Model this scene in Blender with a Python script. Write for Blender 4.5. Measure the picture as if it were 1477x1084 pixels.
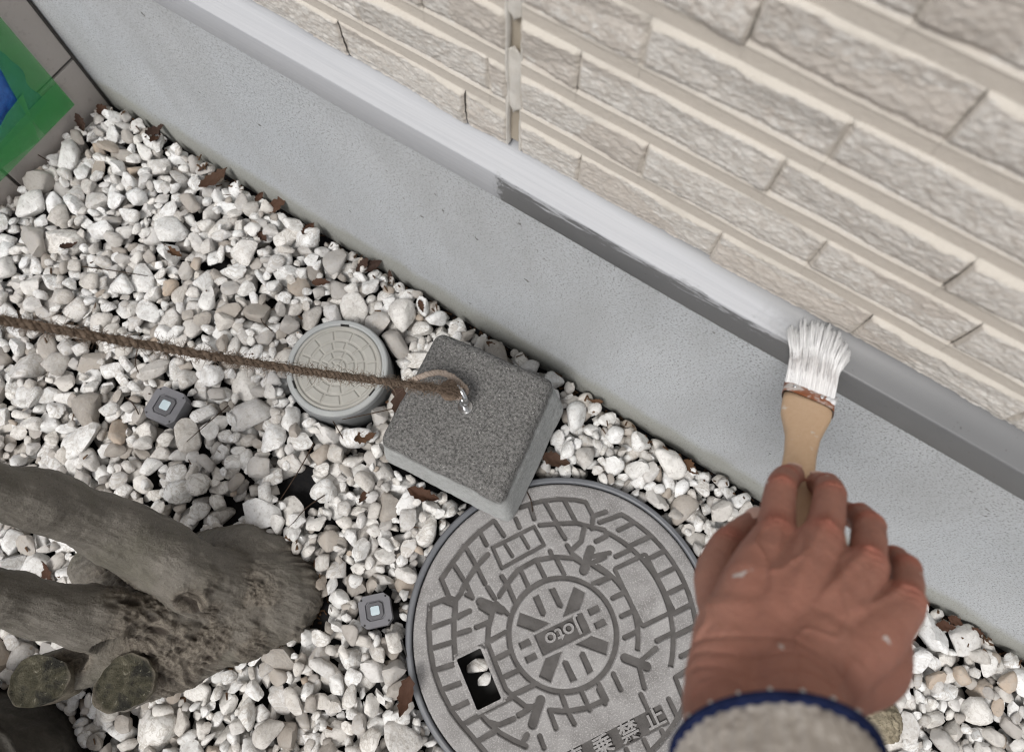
import bpy, bmesh, math, random
import numpy as np
from mathutils import Vector, Matrix

random.seed(7); RNG = np.random.default_rng(11)
R = math.radians
for o in list(bpy.data.objects): bpy.data.objects.remove(o)
SC = bpy.context.scene
COL = SC.collection

# ------------------------------------------------------------------ camera
PW, PH, PF = 1477.0, 1084.0, 1085.0
PITCH, YAW, CAMH = R(17.9), R(33.0), 0.95
_h = np.array([-math.sin(YAW), math.cos(YAW), 0]); _r = np.array([math.cos(YAW), math.sin(YAW), 0]); _z = np.array([0, 0, 1.0])
_f = math.sin(PITCH) * _h - math.cos(PITCH) * _z
_u = math.cos(PITCH) * _h + math.sin(PITCH) * _z
_C = np.array([0, 0, CAMH])
def ray(x, y): return _f + (x - PW / 2) / PF * _r - (y - PH / 2) / PF * _u
def atz(x, y, z=0.0):                      # the place point seen at (x, y) lying at height z
    d = ray(x, y); return Vector(_C + d * (z - CAMH) / d[2])
def aty(x, y, yy):
    d = ray(x, y); return Vector(_C + d * yy / d[1])
def atx(x, y, xx):
    d = ray(x, y); return Vector(_C + d * xx / d[0])
def cs(a, b, c): return Vector(_C + a * _r + b * _u + c * _f)    # right / up / forward of where the photographer stands

cam = bpy.data.cameras.new('camera'); camo = bpy.data.objects.new('camera', cam); COL.objects.link(camo)
cam.sensor_width = 36; cam.lens = PF / PW * 36; cam.clip_start = 0.01; cam.clip_end = 500
m = Matrix(((_r[0], _u[0], -_f[0]), (_r[1], _u[1], -_f[1]), (_r[2], _u[2], -_f[2]))).to_4x4(); m.translation = Vector(_C)
camo.matrix_world = m
cam.dof.use_dof = True; cam.dof.focus_distance = 0.76; cam.dof.aperture_fstop = 6.8
SC.camera = camo
SC.cycles.use_denoising = True; SC.cycles.denoising_input_passes = 'RGB_ALBEDO_NORMAL'; SC.cycles.denoising_prefilter = 'ACCURATE'; SC.cycles.filter_width = 1.1
SC.cycles.max_bounces = 6; SC.cycles.diffuse_bounces = 3; SC.cycles.sample_clamp_indirect = 4.0

# ------------------------------------------------------------------ sky, sun, exposure (overcast, light from the open side of the wall)
SUN_EL, SUN_AZ = R(57), R(182)             # azimuth measured from +Y
w = bpy.data.worlds.new('World'); SC.world = w; w.use_nodes = True
nt = w.node_tree; bg = nt.nodes['Background']
sky = nt.nodes.new('ShaderNodeTexSky'); sky.sky_type = 'NISHITA'; sky.sun_disc = False
sky.sun_elevation = SUN_EL; sky.sun_rotation = SUN_AZ; sky.air_density = 1.0; sky.dust_density = 4.0; sky.ozone_density = 1.0
hs = nt.nodes.new('ShaderNodeHueSaturation'); hs.inputs['Saturation'].default_value = 0.22
nt.links.new(sky.outputs[0], hs.inputs['Color']); nt.links.new(hs.outputs[0], bg.inputs[0]); bg.inputs[1].default_value = 0.075
sl = bpy.data.lights.new('sun', 'SUN'); slo = bpy.data.objects.new('sun', sl); COL.objects.link(slo)
sl.energy = 1.5; sl.angle = R(17); sl.color = (1.0, 0.97, 0.93)
sd = Vector((math.sin(SUN_AZ) * math.cos(SUN_EL), math.cos(SUN_AZ) * math.cos(SUN_EL), math.sin(SUN_EL)))
slo.rotation_euler = sd.to_track_quat('Z', 'Y').to_euler()
SC.view_settings.view_transform = 'Standard'; SC.view_settings.look = 'None'; SC.view_settings.gamma = 1.0
SC.view_settings.use_curve_mapping = False; SC.view_settings.exposure = 0.42

# ------------------------------------------------------------------ numpy noise
def _hash(*ii):
    n = np.zeros(ii[0].shape, np.uint32)
    for k, i in zip((374761393, 668265263, 2147483647 - 58, 1274126177), ii): n = n + i.astype(np.int64).astype(np.uint32) * np.uint32(k & 0xffffffff)
    n = (n ^ (n >> np.uint32(13))) * np.uint32(1274126177); n = n ^ (n >> np.uint32(16))
    n = n * np.uint32(2246822519); n = n ^ (n >> np.uint32(15))
    return n.astype(np.float64) / 4294967295.0
def vn(seed, *p):                          # value noise 0..1 in any dimension
    with np.errstate(over='ignore'):
        p = [np.asarray(q, float) for q in p]
        i = [np.floor(q) for q in p]; f = [q - j for q, j in zip(p, i)]; f = [a * a * a * (a * (a * 6 - 15) + 10) for a in f]
        out = 0; D = len(p)
        for c in range(1 << D):
            wgt = 1.0; idx = []
            for d in range(D):
                b = c >> d & 1; wgt = wgt * (f[d] if b else 1 - f[d]); idx.append(i[d] + b)
            out = out + wgt * _hash(*idx, np.full(p[0].shape, seed * 131 + 7))
        return out
def fbm(seed, oct, *p):
    s, a, t = 0, 1.0, 0
    for k in range(oct):
        s = s + a * vn(seed + k * 17, *p); t += a; a *= 0.5; p = [q * 2.03 for q in p]
    return s / t
def sst(a, b, x): t = np.clip((x - a) / (b - a), 0, 1); return t * t * (3 - 2 * t)

# ------------------------------------------------------------------ materials
def mat(name, rough=0.8, spec=0.3):
    M = bpy.data.materials.new(name); M.use_nodes = True
    b = M.node_tree.nodes['Principled BSDF']; b.inputs['Roughness'].default_value = rough; b.inputs['Specular IOR Level'].default_value = spec
    return M, M.node_tree, b
def N(t, kind, **kw):
    n = t.nodes.new('ShaderNode' + kind)
    for k, v in kw.items():
        if k in n.inputs: n.inputs[k].default_value = v
        else: setattr(n, k, v)
    return n
def coord(t, scale=(1, 1, 1), which='Object'):
    c = N(t, 'TexCoord'); mp = N(t, 'Mapping'); mp.inputs['Scale'].default_value = scale
    t.links.new(c.outputs[which], mp.inputs[0]); return mp.outputs[0]
def noise(t, v, scale, detail=4, rough=0.55, dist=0.0):
    n = N(t, 'TexNoise'); n.inputs['Scale'].default_value = scale; n.inputs['Detail'].default_value = detail
    n.inputs['Roughness'].default_value = rough; n.inputs['Distortion'].default_value = dist
    t.links.new(v, n.inputs['Vector']); return n.outputs['Fac']
def ramp(t, fac, stops, interp='LINEAR'):
    n = N(t, 'ValToRGB'); n.color_ramp.interpolation = interp; e = n.color_ramp.elements
    while len(e) > 1: e.remove(e[-1])
    for i, (p, c) in enumerate(stops):
        el = e[0] if i == 0 else e.new(p); el.position = p
        el.color = (*c, 1) if hasattr(c, '__len__') else (c, c, c, 1)
    t.links.new(fac, n.inputs[0]); return n.outputs[0]
def mix(t, fac, a, b, mode='MIX'):
    n = N(t, 'Mix', data_type='RGBA', blend_type=mode)
    for sock, v in ((n.inputs[0], fac), (n.inputs[6], a), (n.inputs[7], b)):
        if hasattr(v, 'links') or hasattr(v, 'is_linked'): t.links.new(v, sock)
        elif isinstance(v, (int, float)): sock.default_value = v if sock == n.inputs[0] else (v, v, v, 1)
        else: sock.default_value = (*v, 1)
    return n.outputs[2]
def math_(t, op, a, b=0.0, clamp=False):
    n = N(t, 'Math', operation=op); n.use_clamp = clamp
    for s, v in ((n.inputs[0], a), (n.inputs[1], b)):
        if isinstance(v, (int, float)): s.default_value = v
        else: t.links.new(v, s)
    return n.outputs[0]
def bump(t, b, h, strength=0.3, dist=0.001):
    n = N(t, 'Bump'); n.inputs['Strength'].default_value = strength; n.inputs['Distance'].default_value = dist
    t.links.new(h, n.inputs['Height']); t.links.new(n.outputs[0], b.inputs['Normal']); return n
def setc(t, b, c): t.links.new(c, b.inputs['Base Color'])
def attr(t, name): return N(t, 'Attribute', attribute_name=name).outputs['Fac']

def simple(name, c1, c2, scale, rough=0.8, spec=0.3, bs=0.3, bd=0.001, bscale=None, detail=6, stretch=(1, 1, 1)):
    M, t, b = mat(name, rough, spec); v = coord(t, stretch)
    setc(t, b, mix(t, ramp(t, noise(t, v, scale, detail), [(0.3, 0.0), (0.7, 1.0)]), c1, c2))
    bump(t, b, noise(t, v, bscale or scale * 4, 4), bs, bd); return M

def m_stone():
    M, t, b = mat('white_marble_gravel', 0.62, 0.35)
    g = N(t, 'NewGeometry').outputs['Random Per Island']; oi = N(t, 'ObjectInfo').outputs['Random']
    rnd = math_(t, 'FRACT', math_(t, 'ADD', g, oi))
    rnd2 = math_(t, 'FRACT', math_(t, 'MULTIPLY', rnd, 37.31))
    v = N(t, 'NewGeometry').outputs['Position']; off = N(t, 'VectorMath', operation='ADD'); sc = N(t, 'CombineXYZ')
    for k in range(3): t.links.new(math_(t, 'MULTIPLY', rnd, 31.0 + 17 * k), sc.inputs[k])
    t.links.new(v, off.inputs[0]); t.links.new(sc.outputs[0], off.inputs[1]); p = off.outputs[0]
    base = ramp(t, rnd, [(0.0, (.87, .87, .865)), (.32, (.80, .80, .79)), (.46, (.81, .785, .745)), (.6, (.66, .65, .64)), (.74, (.64, .61, .57)), (.84, (.47, .455, .44)), (.93, (.40, .36, .32)), (.97, (.28, .26, .24)), (1.0, (.52, .42, .33))])
    n1 = noise(t, p, 70, 5, .62, .4); n2 = noise(t, p, 230, 5, .65)
    veins = ramp(t, noise(t, p, 45, 4, .6, 2.2), [(.44, 0.0), (.5, .75), (.56, 0.0)])
    c = mix(t, ramp(t, n1, [(.46, 0.0), (.74, .65)]), base, (.42, .40, .375))
    c = mix(t, math_(t, 'MULTIPLY', veins, rnd2), c, (.44, .40, .35))
    c = mix(t, ramp(t, n2, [(.55, 0.0), (.74, .7)]), c, (.30, .265, .23))
    setc(t, b, c)
    bump(t, b, math_(t, 'ADD', math_(t, 'MULTIPLY', n1, 1.6), n2), .55, .0016); return M
M_STONE = m_stone()

def m_foundation():
    M, t, b = mat('grey_cement_render', 0.85, 0.2); v = coord(t)
    c = mix(t, ramp(t, noise(t, v, 4, 5), [(.3, 0.0), (.7, 1.0)]), (.50, .525, .55), (.57, .59, .61))
    fine = noise(t, v, 430, 3, .75)
    c = mix(t, ramp(t, fine, [(.36, .85), (.48, 0.0)]), c, (.15, .15, .15))
    c = mix(t, ramp(t, noise(t, v, 260, 2, .6), [(.60, 0.0), (.74, .35)]), c, (.56, .575, .59))
    c = mix(t, ramp(t, noise(t, coord(t, (9, 9, 3.5)), 1.0, 6, .65), [(.42, 0.0), (.66, .45)]), c, (.36, .365, .365))
    c = mix(t, ramp(t, noise(t, v, 95, 2, .5), [(.74, 0.0), (.77, .75)]), c, (.12, .11, .10))
    # splashed soil stain creeping up from the gravel line
    sx = N(t, 'SeparateXYZ'); t.links.new(v, sx.inputs[0])
    hgt = math_(t, 'SUBTRACT', sx.outputs['Z'], math_(t, 'MULTIPLY', noise(t, v, 14, 5, .6), .05))
    c = mix(t, ramp(t, hgt, [(0.0, .5), (.022, 0.0)]), c, (.30, .29, .22))
    setc(t, b, c); bump(t, b, math_(t, 'ADD', fine, noise(t, v, 300, 2)), .35, .0012); return M
M_FOUND = m_foundation()

PRIMER_END = -0.187                         # where the primed front lip stops
def m_flashing():
    M, t, b = mat('primed_sheet_metal', 0.42, 0.5); v = coord(t)
    sx = N(t, 'SeparateXYZ'); t.links.new(v, sx.inputs[0]); X, Y, Z = sx.outputs
    metal = mix(t, noise(t, v, 30, 5), (.135, .138, .143), (.160, .163, .168))
    metal = mix(t, ramp(t, noise(t, coord(t, (1, 1, 1)), 190, 4, .7, 1.0), [(.66, 0.0), (.70, .8)]), metal, (.05, .048, .045))
    streak = noise(t, coord(t, (9, 520, 520)), 1.0, 4, .6)
    streak2 = noise(t, coord(t, (90, 90, 90)), 1.0, 5, .65)
    white = mix(t, ramp(t, streak, [(.3, 0.0), (.7, 1.0)]), (.43, .443, .47), (.485, .495, .52))
    # on the sloping top: painted as far as the brush, ragged edge; the strip against the siding still thin
    e_top = math_(t, 'ADD', X, math_(t, 'MULTIPLY', math_(t, 'SUBTRACT', streak2, .5), .05))
    top = ramp(t, math_(t, 'ADD', math_(t, 'MULTIPLY', e_top, 1.0), 0.5), [(.535, 1.0), (.585, 0.0)])
    back = math_(t, 'ADD', Y, math_(t, 'MULTIPLY', math_(t, 'SUBTRACT', noise(t, coord(t, (25, 120, 120)), 1.0, 4), .5), .010))
    backm = ramp(t, back, [(.2865, 1.0), (.2935, .55)])
    # taper of the coat towards the brush: dark strip beside the siding
    tap = math_(t, 'ADD', Y, math_(t, 'MULTIPLY', math_(t, 'MAXIMUM', math_(t, 'ADD', X, .16), 0.0), .055))
    tapm = ramp(t, math_(t, 'ADD', tap, math_(t, 'MULTIPLY', math_(t, 'SUBTRACT', streak, .5), .004)), [(.2905, 1.0), (.2965, .25)])
    top = math_(t, 'MULTIPLY', top, math_(t, 'MULTIPLY', backm, tapm))
    # on the lip: fully painted left of the primer end, a thin ragged overlap at the nose right of it
    e_lip = math_(t, 'ADD', X, math_(t, 'MULTIPLY', math_(t, 'SUBTRACT', noise(t, coord(t, (260, 60, 160)), 1.0, 5, .7), .5), .030))
    lip = ramp(t, math_(t, 'ADD', e_lip, .5), [(.5 + PRIMER_END - .002, 1.0), (.5 + PRIMER_END + .003, 0.0)])
    run = noise(t, coord(t, (34, 10, 300)), 1.0, 6, .8)
    nose_z = math_(t, 'ADD', Z, math_(t, 'MULTIPLY', math_(t, 'SUBTRACT', run, .49), .065))
    nose = math_(t, 'MULTIPLY', ramp(t, nose_z, [(.4404, 0.0), (.4411, 1.0)]), ramp(t, math_(t, 'ADD', X, .5), [(.55, 1.0), (.575, 0.0)]))
    lipm = math_(t, 'MAXIMUM', lip, nose)
    onlip = ramp(t, Z, [(.4432, 1.0), (.4437, 0.0)])
    mk = mix(t, onlip, top, lipm)
    setc(t, b, mix(t, mk, metal, white))
    t.links.new(mix(t, mk, .38, .55), b.inputs['Roughness'])
    bump(t, b, math_(t, 'ADD', math_(t, 'MULTIPLY', streak, mk), math_(t, 'MULTIPLY', mk, .6)), .35, .0006); return M
M_FLASH = m_flashing()

def m_siding():
    M, t, b = mat('split_stone_siding', 0.8, 0.25); v = coord(t, which='Object')
    g = attr(t, 'rock')
    tan = mix(t, noise(t, v, 420, 3, .7), (.52, .478, .425), (.59, .545, .487))
    n = noise(t, coord(t, (140, 140, 230)), 1.0, 6, .72, .8)
    rock = mix(t, ramp(t, n, [(.36, 0.0), (.62, 1.0)]), (.50, .46, .415), (.69, .67, .635))
    rock = mix(t, ramp(t, math_(t, 'ADD', attr(t, 'tone'), math_(t, 'MULTIPLY', math_(t, 'SUBTRACT', noise(t, v, 160, 4, .6), .5), .5)), [(.72, 0.0), (.78, .6)]), rock, (.50, .45, .40))
    rock = mix(t, ramp(t, noise(t, coord(t, (240, 240, 620)), 1.0, 5, .75, .8), [(.57, 0.0), (.68, .55)]), rock, (.38, .35, .325))
    c = mix(t, g, tan, rock)
    c = mix(t, attr(t, 'ledge_light'), c, mix(t, noise(t, v, 500, 3, .7), (.55, .51, .455), (.63, .595, .535)))  # up-facing ledges painted lighter, imitating light from above
    c = mix(t, ramp(t, noise(t, v, 900, 2, .6), [(.66, 0.0), (.74, .35)]), c, (.34, .29, .24))
    setc(t, b, c); bump(t, b, math_(t, 'ADD', n, math_(t, 'MULTIPLY', noise(t, v, 700, 3), .6)), .35, .0012); return M
M_SIDE = m_siding()
M_SEAL = simple('tan_sealant', (.36, .31, .25), (.42, .37, .30), 60, .6, .4)
M_SEALW = simple('dried_primer_smear', (.60, .57, .52), (.68, .66, .62), 90, .6, .4)
M_TILE = None
def m_tile():
    M, t, b = mat('taupe_porch_tile', 0.6, 0.35); v = coord(t)
    c = mix(t, noise(t, v, 14, 6, .6), (.50, .455, .425), (.59, .545, .51))
    c = mix(t, ramp(t, noise(t, v, 90, 5, .7), [(.56, 0.0), (.7, .4)]), c, (.33, .29, .27))
    setc(t, b, c); bump(t, b, noise(t, v, 160, 5), .25, .001); return M
M_TILE = m_tile()
M_GROUT = simple('dark_grey_grout', (.10, .095, .09), (.14, .13, .12), 150, .9)
def m_tape():
    M, t, b = mat('green_masking_tape', 0.38, 0.5); v = coord(t)
    setc(t, b, mix(t, noise(t, v, 60, 4), (.055, .42, .10), (.085, .50, .15)))
    tr = N(t, 'BsdfTransparent'); ms = N(t, 'MixShader'); ms.inputs[0].default_value = .42
    t.links.new(tr.outputs[0], ms.inputs[1]); t.links.new(b.outputs[0], ms.inputs[2])
    t.links.new(ms.outputs[0], t.nodes['Material Output'].inputs[0])
    bump(t, b, noise(t, coord(t, (30, 60, 45)), 1, 6, .6, .8), .8, .004); return M
M_TAPE = m_tape()
M_BLUE = simple('blue_tarpaulin', (.012, .09, .42), (.03, .19, .62), 110, .35, .5, .6, .002, 160)
M_SHEET = simple('black_weed_fabric', (.008, .008, .010), (.016, .015, .015), 300, .8, .2)
M_SOIL = simple('dark_soil', (.030, .022, .016), (.055, .040, .030), 40, .95, .1, .8, .006, 90)
def m_lid():
    M, t, b = mat('weathered_cast_resin', 0.5, 0.45); v = coord(t)
    c = mix(t, ramp(t, noise(t, v, 12, 6, .6), [(.3, 0.0), (.7, 1.0)]), (.215, .207, .205), (.345, .335, .332))
    c = mix(t, ramp(t, noise(t, v, 30, 5, .65), [(.46, 0.0), (.66, .7)]), c, (.15, .142, .138))
    c = mix(t, ramp(t, noise(t, v, 560, 3, .7), [(.52, 0.0), (.68, .7)]), c, (.56, .545, .53))
    setc(t, b, c); bump(t, b, math_(t, 'ADD', noise(t, v, 800, 3, .7), noise(t, v, 120, 3)), .35, .0008); return M
M_LID = m_lid()
M_GROOVE = simple('grey_brown_groove', (.085, .080, .077), (.135, .128, .124), 60, .9, .2, .5, .001, 500)
M_FRAME = simple('blue_grey_pvc', (.115, .12, .135), (.165, .172, .185), 40, .45, .45, .15, .0006, 300)
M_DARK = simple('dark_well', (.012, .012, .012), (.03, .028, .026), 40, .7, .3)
M_CAP = simple('beige_grey_pvc', (.35, .34, .312), (.42, .41, .378), 30, .55, .35, .25, .0006, 400)
M_CAPRIM = simple('pale_grey_pvc', (.36, .375, .375), (.43, .44, .435), 30, .5, .4, .2, .0005, 300)
M_PIPE = simple('grey_pvc_pipe', (.19, .20, .205), (.25, .255, .26), 50, .5, .4, .2, .0006, 200)
def m_block():
    M, t, b = mat('coarse_grey_concrete', 0.9, 0.2); v = coord(t)
    fine = noise(t, v, 330, 3, .75)
    dark = mix(t, ramp(t, fine, [(.35, 0.0), (.66, 1.0)]), (.065, .064, .062), (.25, .245, .238))
    lite = mix(t, ramp(t, noise(t, v, 200, 4, .7), [(.35, 0.0), (.62, 1.0)]), (.33, .335, .33), (.50, .51, .505))
    lite = mix(t, ramp(t, noise(t, v, 18, 5, .6), [(.4, 0.0), (.7, .6)]), lite, (.52, .535, .53))
    sx = N(t, 'SeparateXYZ'); t.links.new(v, sx.inputs[0])
    edge = math_(t, 'ADD', sx.outputs['Z'], math_(t, 'MULTIPLY', math_(t, 'SUBTRACT', noise(t, v, 55, 5, .7), .5), .016))
    c = mix(t, ramp(t, edge, [(.096, 0.0), (.107, 1.0)]), lite, dark)       # algae-dark weathered top crust
    c = mix(t, ramp(t, noise(t, v, 520, 1, .5), [(.70, 0.0), (.74, .7)]), c, (.52, .51, .49))
    setc(t, b, c); bump(t, b, fine, .8, .0028); return M
M_BLOCK = m_block()
def m_metal():
    M, t, b = mat('galvanised_steel', 0.22, 0.5); b.inputs['Metallic'].default_value = 1.0
    setc(t, b, mix(t, noise(t, coord(t), 200, 4), (.62, .63, .64), (.75, .76, .77))); return M
M_STEEL = m_metal()
M_ROPE = simple('brown_jute', (.12, .088, .066), (.25, .19, .145), 260, .9, .1, .8, .001, 1200)
M_ROPE2 = simple('pale_hemp', (.36, .29, .24), (.50, .42, .36), 260, .9, .1, .8, .001, 1200)
M_FIX = simple('mid_grey_plastic', (.165, .165, .18), (.20, .20, .215), 60, .45, .4, .15, .0005, 500)
M_FIXD = simple('dark_grey_plastic', (.10, .10, .11), (.13, .13, .14), 60, .5, .4)  # darker grey plastic of the inner plate
M_FIXP = simple('pale_blue_panel', (.50, .61, .66), (.58, .68, .72), 60, .25, .5)
def m_bark():
    M, t, b = mat('smooth_grey_bark', 0.62, 0.35); v = coord(t); k = attr(t, 'rough')
    n = noise(t, v, 22, 6, .6, .5); f = noise(t, v, 170, 6, .75, 1.2)
    c = mix(t, ramp(t, n, [(.3, 0.0), (.7, 1.0)]), (.115, .103, .085), (.21, .192, .165))
    c = mix(t, math_(t, 'MULTIPLY', attr(t, 'streak'), .55), c, (.26, .24, .21))
    c = mix(t, ramp(t, noise(t, v, 480, 3, .75), [(.54, 0.0), (.70, .6)]), c, (.33, .31, .275))
    c = mix(t, ramp(t, noise(t, v, 520, 2, .7), [(.30, .5), (.42, 0.0)]), c, (.05, .045, .038))
    c = mix(t, ramp(t, noise(t, v, 9, 4, .6), [(.5, 0.0), (.7, .5)]), c, (.11, .108, .070))
    cr = mix(t, math_(t, 'MULTIPLY', attr(t, 'ridge'), ramp(t, f, [(.35, .2), (.6, 1.0)])), (.045, .035, .027), (.25, .22, .18))
    c = mix(t, k, c, cr)
    setc(t, b, c); bump(t, b, math_(t, 'ADD', f, math_(t, 'ADD', noise(t, v, 460, 4, .75), attr(t, 'streak'))), .7, .003); return M
M_BARK = m_bark()
def m_cut():
    M, t, b = mat('mossy_cut_wood', 0.95, 0.1); v = coord(t)
    sx = N(t, 'SeparateXYZ'); t.links.new(v, sx.inputs[0])
    ang = math_(t, 'ARCTAN2', sx.outputs['Y'], sx.outputs['X']); cv = N(t, 'CombineXYZ'); ln = N(t, 'VectorMath', operation='LENGTH'); t.links.new(v, ln.inputs[0])
    t.links.new(math_(t, 'MULTIPLY', ang, 5.1), cv.inputs[0]); t.links.new(math_(t, 'MULTIPLY', ln.outputs['Value'], 30.0), cv.inputs[1])
    rad = noise(t, cv.outputs[0], 2.2, 6, .7, .5); rs = ramp(t, rad, [(.30, 0.0), (.36, 1.0)])
    c = mix(t, ramp(t, noise(t, v, 70, 6, .7), [(.35, 0.0), (.65, 1.0)]), (.042, .040, .028), (.125, .116, .084))
    c = mix(t, ramp(t, noise(t, v, 34, 5, .65, .7), [(.47, 0.0), (.6, .85)]), c, (.024, .024, .023))
    c = mix(t, ramp(t, noise(t, v, 150, 4, .7), [(.60, 0.0), (.70, .75)]), c, (.30, .285, .225))
    c = mix(t, rs, (.016, .014, .012), c)
    c = mix(t, ramp(t, math_(t, 'ADD', ln.outputs['Value'], math_(t, 'MULTIPLY', math_(t, 'SUBTRACT', noise(t, v, 120, 4), .5), .008)), [(.0280, 0.0), (.0295, .6)]), c, (.21, .185, .15))
    setc(t, b, c); bump(t, b, math_(t, 'ADD', math_(t, 'MULTIPLY', rs, .8), noise(t, v, 260, 6, .7)), .9, .003); return M
M_CUT = m_cut()
def m_skin():
    M, t, b = mat('tanned_skin', 0.6, 0.25); v = coord(t)
    c = mix(t, noise(t, v, 28, 5), (.29, .13, .095), (.38, .185, .14))
    c = mix(t, ramp(t, noise(t, v, 160, 4), [(.55, 0.0), (.75, .35)]), c, (.26, .11, .085))
    c = mix(t, math_(t, 'MULTIPLY', attr(t, 'red'), .55), c, (.40, .13, .095))
    c = mix(t, ramp(t, noise(t, v, 11, 4), [(.45, 0.0), (.7, .5)]), c, (.42, .235, .18))
    c = mix(t, ramp(t, noise(t, v, 95, 2, .4), [(.735, 0.0), (.75, .85)]), c, (.60, .59, .58))
    c = mix(t, ramp(t, noise(t, v, 55, 5, .7), [(.5, 0.0), (.72, .5)]), c, (.20, .085, .062))
    setc(t, b, c); b.inputs['Subsurface Weight'].default_value = .12; b.inputs['Subsurface Radius'].default_value = (.006, .002, .001); b.inputs['Subsurface Scale'].default_value = 1
    vo = N(t, 'TexVoronoi', feature='DISTANCE_TO_EDGE'); vo.inputs['Scale'].default_value = 520; t.links.new(v, vo.inputs['Vector'])
    bump(t, b, math_(t, 'ADD', noise(t, v, 150, 5, .7), math_(t, 'MULTIPLY', vo.outputs['Distance'], .8)), .55, .0014); return M
M_SKIN = m_skin()
M_NAIL = simple('finger_nail', (.55, .34, .28), (.62, .40, .33), 90, .3, .5)
M_KNIT = simple('off_white_knit', (.42, .38, .345), (.66, .62, .575), 110, .95, .1, .9, .003, 260, 6, (1, 1, 1))
M_NAVY = simple('navy_overlock_thread', (.006, .010, .036), (.016, .024, .07), 200, .9, .1, .8, .002, 500)
M_WHITE = simple('white_stitch', (.6, .6, .58), (.7, .7, .68), 200, .9, .1)
def m_wood():
    M, t, b = mat('bare_beech_handle', 0.6, 0.3); v = coord(t, (14, 2, 14))
    c = mix(t, noise(t, v, 22, 6, .6, 1.0), (.60, .40, .25), (.72, .53, .36))
    c = mix(t, ramp(t, noise(t, coord(t), 90, 5, .7), [(.62, 0.0), (.68, .7)]), c, (.75, .73, .70))
    setc(t, b, c); return M
M_WOOD = m_wood()
def m_band():
    M, t, b = mat('copper_band_with_paint', 0.4, 0.5); v = coord(t)
    c = mix(t, noise(t, v, 80, 4), (.20, .060, .022), (.30, .11, .045))
    c = mix(t, ramp(t, noise(t, v, 75, 5, .65), [(.50, 0.0), (.58, .85)]), c, (.58, .56, .54))
    setc(t, b, c); return M
M_BAND = m_band()
M_BRISTLE = simple('paint_loaded_bristles', (.74, .74, .745), (.82, .82, .82), 160, .4, .45)
M_PAINT = simple('wet_white_primer', (.68, .69, .71), (.76, .765, .78), 50, .3, .5)
def m_leaf():
    M, t, b = mat('dry_brown_leaf', 0.7, 0.3); rnd = N(t, 'ObjectInfo').outputs['Random']; v = coord(t)
    base = ramp(t, rnd, [(0, (.075, .034, .02)), (.4, (.085, .042, .024)), (.7, (.045, .026, .02)), (1, (.13, .066, .032))])
    setc(t, b, mix(t, ramp(t, noise(t, v, 120, 5), [(.45, 0.0), (.7, .6)]), base, (.05, .028, .02)))
    bump(t, b, noise(t, v, 300, 4), .4, .001); return M
M_LEAF = m_leaf()
M_LITTER = simple('brown_litter', (.045, .026, .017), (.14, .085, .05), 120, .9, .1)
M_TWIG = simple('dark_twig', (.035, .022, .015), (.07, .045, .03), 200, .85, .2)
M_ROCK = simple('pitted_tan_stone', (.17, .145, .10), (.40, .35, .26), 110, .95, .1, .9, .004, 200)
M_KERB = simple('dark_weathered_stone', (.050, .047, .042), (.095, .088, .078), 60, .9, .2, .7, .003, 300)

# ------------------------------------------------------------------ object helpers
def link(o, parent=None):
    COL.objects.link(o)
    if parent is not None: o.parent = parent
    return o
def mesh_obj(name, verts, faces, material, parent=None, smooth=False, attrs=None, kind=None):
    me = bpy.data.meshes.new(name)
    verts = np.asarray(verts, np.float32); faces = [list(map(int, f)) for f in faces] if not isinstance(faces, np.ndarray) else faces
    if isinstance(faces, np.ndarray):
        nf, k = faces.shape
        me.vertices.add(len(verts)); me.vertices.foreach_set('co', verts.ravel())
        me.loops.add(nf * k); me.loops.foreach_set('vertex_index', faces.astype(np.int32).ravel())
        me.polygons.add(nf); me.polygons.foreach_set('loop_start', np.arange(0, nf * k, k, dtype=np.int32))
        me.update(calc_edges=True)
    else:
        me.from_pydata(verts.tolist(), [], faces)
    if smooth: me.polygons.foreach_set('use_smooth', np.ones(len(me.polygons), bool))
    for k, a in (attrs or {}).items():
        at = me.attributes.new(k, 'FLOAT', 'POINT'); at.data.foreach_set('value', np.asarray(a, np.float32))
    if material: me.materials.append(material)
    me.validate()
    o = link(bpy.data.objects.new(name, me), parent)
    if kind: o['kind'] = kind
    return o
def bm_obj(name, bm, material, parent=None, smooth=False):
    me = bpy.data.meshes.new(name); bm.normal_update(); bm.to_mesh(me); bm.free()
    if smooth: me.polygons.foreach_set('use_smooth', np.ones(len(me.polygons), bool))
    if material: me.materials.append(material)
    return link(bpy.data.objects.new(name, me), parent)
def thing(name, label, cat, loc=(0, 0, 0), group=None, rot=None):
    o = link(bpy.data.objects.new(name, None)); o.location = loc; o.empty_display_size = .02
    if rot is not None: o.rotation_euler = rot
    return tag(o, label, cat, group)
def tag(o, label, cat, group=None):
    o['label'] = label; o['category'] = cat
    if group: o['group'] = group
    return o
def box_bm(bm, lo, hi, bevel=0.0):
    lo, hi = Vector(lo), Vector(hi)
    r = bmesh.ops.create_cube(bm, size=1); c = (lo + hi) / 2; s = hi - lo
    for v in r['verts']: v.co = Vector((v.co.x * s.x, v.co.y * s.y, v.co.z * s.z)) + c
    if bevel:
        es = list({e for v in r['verts'] for e in v.link_edges})
        bmesh.ops.bevel(bm, geom=es, offset=bevel, segments=2, affect='EDGES', profile=.6)
def box(name, lo, hi, material, parent=None, bevel=0.0):
    bm = bmesh.new(); box_bm(bm, lo, hi, bevel); return bm_obj(name, bm, material, parent)
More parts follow.
